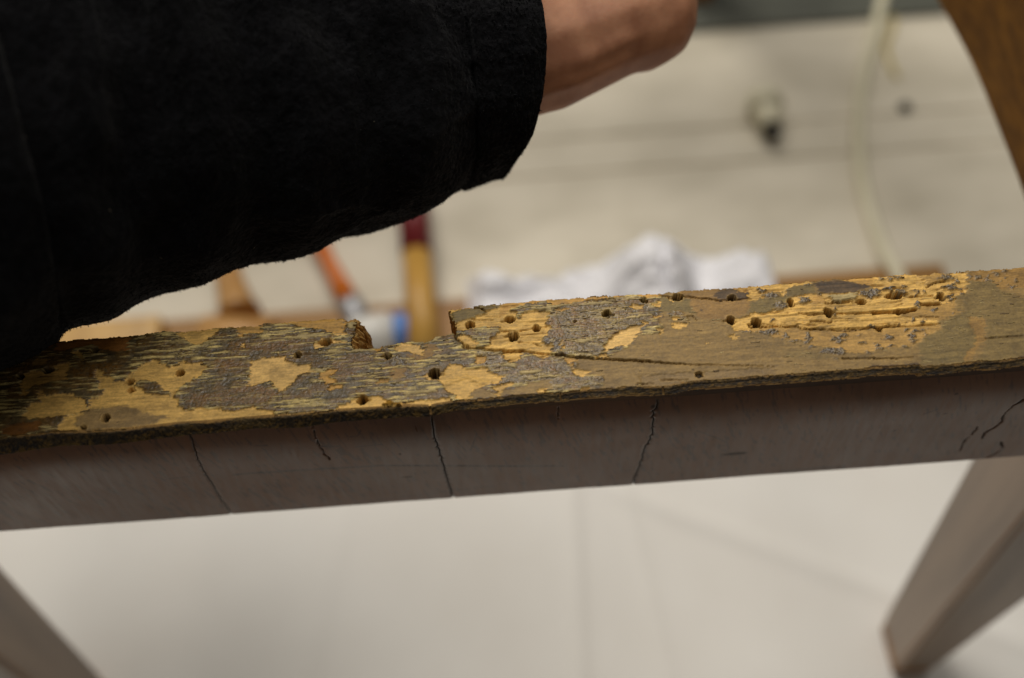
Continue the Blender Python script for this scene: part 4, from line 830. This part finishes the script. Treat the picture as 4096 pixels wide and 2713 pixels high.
# bare wrist and hand, one continuous surface
bm = bmesh.new()
def capsule(pts):                              # (survey x, y, depth, radius m)
    for k in range(len(pts) - 1):
        A = V3(deep(*[np.array(float(q)) for q in pts[k][:3]])); B = V3(deep(*[np.array(float(q)) for q in pts[k + 1][:3]])); ra, rb = pts[k][3], pts[k + 1][3]
        n_ = max(2, int((B - A).length / 0.0035))
        for s in range(n_ + 1):
            t = s / n_
            bmesh.ops.create_icosphere(bm, subdivisions=2, radius=ra + (rb - ra) * t, matrix=Matrix.Translation(A.lerp(B, t)))
capsule([(1650, 250, .474, .034), (2000, 225, .483, .0300), (2180, 205, .487, .0268), (2320, 160, .490, .0245), (2450, 105, .494, .0235)])
capsule([(2180, 245, .489, .0230), (2320, 190, .493, .0215), (2470, 130, .498, .020)])
capsule([(2450, 105, .494, .0235), (2590, 70, .500, .0228), (2600, -60, .508, .023)])            # heel of the hand
capsule([(2560, 150, .502, .0165), (2610, 110, .504, .0165), (2650, -40, .512, .0165), (2680, -250, .525, .013)])   # little-finger side
capsule([(2450, 60, .496, .020), (2500, -100, .510, .019), (2560, -330, .527, .0135)])
capsule([(2400, 30, .492, .018), (2410, -130, .508, .017), (2440, -360, .527, .0135)])
capsule([(2360, 0, .488, .017), (2320, -140, .503, .016), (2320, -360, .524, .0135)])
# tendons
capsule([(2120, 370, .4705, .0040), (2300, 320, .4735, .0036), (2480, 235, .4790, .0032)])
capsule([(2120, 305, .4660, .0036), (2330, 240, .4690, .0034), (2520, 150, .4750, .003)])
# fingers and thumb, half curled
for f_ in ([(2560, -330, .527, .0105), (2590, -560, .545, .0092), (2560, -740, .572, .0085), (2500, -760, .596, .0078)],
           [(2440, -360, .527, .0105), (2450, -620, .545, .0093), (2430, -830, .572, .0086), (2380, -850, .600, .0078)],
           [(2320, -360, .524, .0105), (2310, -600, .545, .0092), (2300, -800, .572, .0085), (2260, -820, .598, .0076)],
           [(2680, -250, .525, .0095), (2730, -430, .542, .0083), (2710, -570, .566, .0075), (2650, -590, .586, .0068)]):
    capsule(f_)
capsule([(2330, 10, .490, .0150), (2190, -180, .505, .0115), (2120, -360, .525, .0100), (2140, -500, .548, .0085)])
arm = link_mesh('arm', bm_mesh('arm', bm), M['skin'], person)
rm = arm.modifiers.new('skin_surface', 'REMESH'); rm.mode = 'VOXEL'; rm.voxel_size = 0.0016; rm.use_smooth_shade = True
sm = arm.modifiers.new('relax', 'SMOOTH'); sm.factor = 0.7; sm.iterations = 16

# ------------------------------------------------------------------ things on the bench
def bp(x, y, z=0.0):
    p = at(np.array(float(x)), np.array(float(y)), 2, z); return Vector((p[0], p[1], p[2]))

# hammer-like tool: pale handle with a dark red dipped end
R_ = 0.0135
a = bp(1640, 700, R_ + .016); b = bp(1700, 1420, R_ + .016); d_ = (b - a).normalized(); j_ = bp(1672, 1018, R_ + .016)
tl = (j_ - a).length; full = (b - a).length
ham = tag(empty('tool_handle', b), 'round pale wooden tool handle with dark red dipped end', 'tool')
link_mesh('grip', lathe_mesh('grip', [(tl + .0003, R_ * .93), (tl + .05, R_ * .97), (full, R_ * 1.05)], a, b), M['handle'], ham)
link_mesh('dipped_end', lathe_mesh('dipped_end', [(0, R_ * .55), (.004, R_ * .85), (.012, R_), (tl, R_)], a, b), M['red'], ham)

# flat paint brush with orange handle
a = bp(1190, 800, .022); b = bp(1462, 1330, .022); j_ = bp(1385, 1205, .022); tl = (j_ - a).length; full = (b - a).length
br = tag(empty('paint_brush', b), 'paint brush with orange handle and grey steel ferrule', 'paint brush')
link_mesh('handle', lathe_mesh('handle', [(0, .004), (.006, .0068), (.04, .0072), (.08, .0068), (tl, .0098)], a, b, 24, 0.75), M['orange'], br)
link_mesh('ferrule', lathe_mesh('ferrule', [(tl - .002, .0104), (tl + .004, .0112), (tl + .006, .0108), (tl + .020, .0118), (tl + .022, .0112)], a, b, 24, 0.75), M['steel'], br)
link_mesh('bristles', lathe_mesh('bristles', [(tl + .021, .0105), (full, .0118), (full + .006, .009)], a, b, 24, 0.7), M['bristle'], br)

# filler tube with blue cap lying behind the notch
a = bp(1400, 1352, .020); b = bp(1655, 1320, .020)
tu = tag(empty('filler_tube', a), 'small white plastic tube with blue cap behind the broken notch', 'tube')
fl = (b - a).length
link_mesh('body', lathe_mesh('body', [(0, .013), (.004, .017), (fl * .64, .0185), (fl * .70, .012), (fl * .74, .010)], a, b), M['white'], tu)
link_mesh('cap', lathe_mesh('cap', [(fl * .71, .0125), (fl * .72, .0165), (fl * .97, .0155), (fl, .013)], a, b), M['blue'], tu)

# turned mallet handle at the left
a = bp(890, 1010, .030); b = bp(975, 1330, .030); fl = (b - a).length
ml = tag(empty('mallet', b), 'pale turned wooden mallet handle leaning beside the sleeve', 'mallet')
link_mesh('handle', lathe_mesh('handle', [(0, .007), (.01, .0115), (fl * .45, .0125), (fl * .66, .0150), (fl * .8, .0195)], a, b), M['mallet'], ml)
link_mesh('head', lathe_mesh('head', [(0, .022), (.002, .024), (.058, .024), (.060, .022)], (b.x - .035, b.y - .004, .0242), (b.x + .03, b.y - .012, .0242)), M['mallet'], ml)
# offcut
c = bp(480, 1335, .03)
bm = bmesh.new(); bm_box(bm, (c.x - .07, c.y - .03, .0165), (c.x + .035, c.y + .012, .036), .002)
oc = link_mesh('wood_offcut', bm_mesh('wood_offcut', bm), M['handle']); tag(oc, 'ochre block of wood behind the rail under the sleeve', 'wood block')

# crumpled white cloth
nx, ny = 200, 130
x0 = bp(1875, 1150).x; x1 = bp(3060, 1090).x
U, Vv = np.meshgrid(np.linspace(0, 1, nx), np.linspace(0, 1, ny), indexing='ij')
cx = x0 + U * (x1 - x0) + 0.006 * fbm(U * 5, Vv * 4, 81); cy = 0.236 + Vv * 0.122 + 0.008 * fbm(U * 6, Vv * 3, 82)
def g(u, v, su_, sv_): return np.exp(-((U - u) / su_) ** 2 - ((Vv - v) / sv_) ** 2)
rid = 1 - np.abs(fbm(U * 7 + 0.6 * fbm(U * 4, Vv * 4, 83), Vv * 4, 84, 3)) * 2
edge = np.minimum.reduce([U, 1 - U, Vv, 1 - Vv])
def lump(u, v, su_, sv_): return np.exp(-(((U - u) / su_) ** 2 + ((Vv - v) / sv_) ** 2) ** 2)
cz = 0.017 + sstep(0, 0.05, edge) * (0.012 + 0.010 * rid + 0.046 * lump(0.59, 0.62, 0.125, 0.40) + 0.016 * g(0.64, 0.6, .07, .3) + 0.024 * lump(0.91, 0.6, 0.10, 0.38) + 0.010 * lump(0.10, 0.6, 0.08, 0.4) + .014 * lump(.48, .6, .09, .3) - 0.012 * g(0.62, 0.6, 0.012, 0.3)) + 0.003 * fbm(U * 16, Vv * 8, 85)
me = np_mesh('cloth', np.stack([cx, cy, cz], -1).reshape(-1, 3), grid_quads(nx, ny))
cl = link_mesh('crumpled_cloth', me, M['cloth']); s_ = cl.modifiers.new('thickness', 'SOLIDIFY'); s_.thickness = 0.0008
tag(cl, 'crumpled white cotton cloth heaped on the batten behind the rail', 'cloth')

# white cable
cpts = [(3560, -150), (3530, 0), (3496, 153), (3455, 306), (3436, 459), (3440, 650), (3468, 804), (3527, 980), (3590, 1100), (3690, 1300)]
hts = [.006, .006, .006, .006, .006, .006, .006, .008, .024, .026]
cb = link_mesh('cable', tube_mesh('cable', [bp(x, y, z) for (x, y), z in zip(cpts, hts)], 0.0058), M['cable'])
tag(cb, 'off-white electric cable curving across the bench', 'cable')
# yellowed dry glue strand
gl = link_mesh('glue_strand', tube_mesh('glue_strand', [bp(3575, 60, .001), bp(3567, 130, .002), bp(3545, 185, .0015), bp(3565, 260, .002), bp(3590, 312, .001)], 0.0028, 8), M['glue'])
tag(gl, 'strand of yellowed dry glue beside the cable', 'glue')
# drawer knob lying on its side
a = bp(3048, 372, .0185); b = bp(3108, 600, .0150); fl = (b - a).length
kn = tag(empty('drawer_knob', a), 'off-white turned drawer knob with black screw end lying on the bench', 'knob')
link_mesh('dome', lathe_mesh('dome', [(0, .006), (.002, .012), (.006, .0165), (.012, .0180), (.019, .0180)], a, b), M['cable'], kn)
link_mesh('collar', lathe_mesh('collar', [(.0191, .0178), (.0205, .0172), (.022, .0156), (.024, .0140)], a, b), M['collar'], kn)
link_mesh('stem', lathe_mesh('stem', [(.0241, .0138), (.029, .0126), (.044, .0110)], a, b), M['cable'], kn)
link_mesh('screw', lathe_mesh('screw', [(.0441, .0085), (.052, .0080), (.056, .0055)], a, b), M['dark'], kn)
# dark disc standing in for the shade of an open screw hole
c = bp(3620, 430)
sc = link_mesh('hole_disc', lathe_mesh('hole_disc', [(0, .0066), (.0016, .0064), (.0026, .0045)], (c.x, c.y, -.0002), (c.x, c.y, 1)), M['dark'])
tag(sc, 'dark disc standing in for a screw hole in the bench right of the cable', 'screw')

# ------------------------------------------------------------------ render settings
scene.render.engine = 'CYCLES'
scene.cycles.use_denoising = True
scene.render.resolution_x = 1024
scene.render.resolution_y = 678
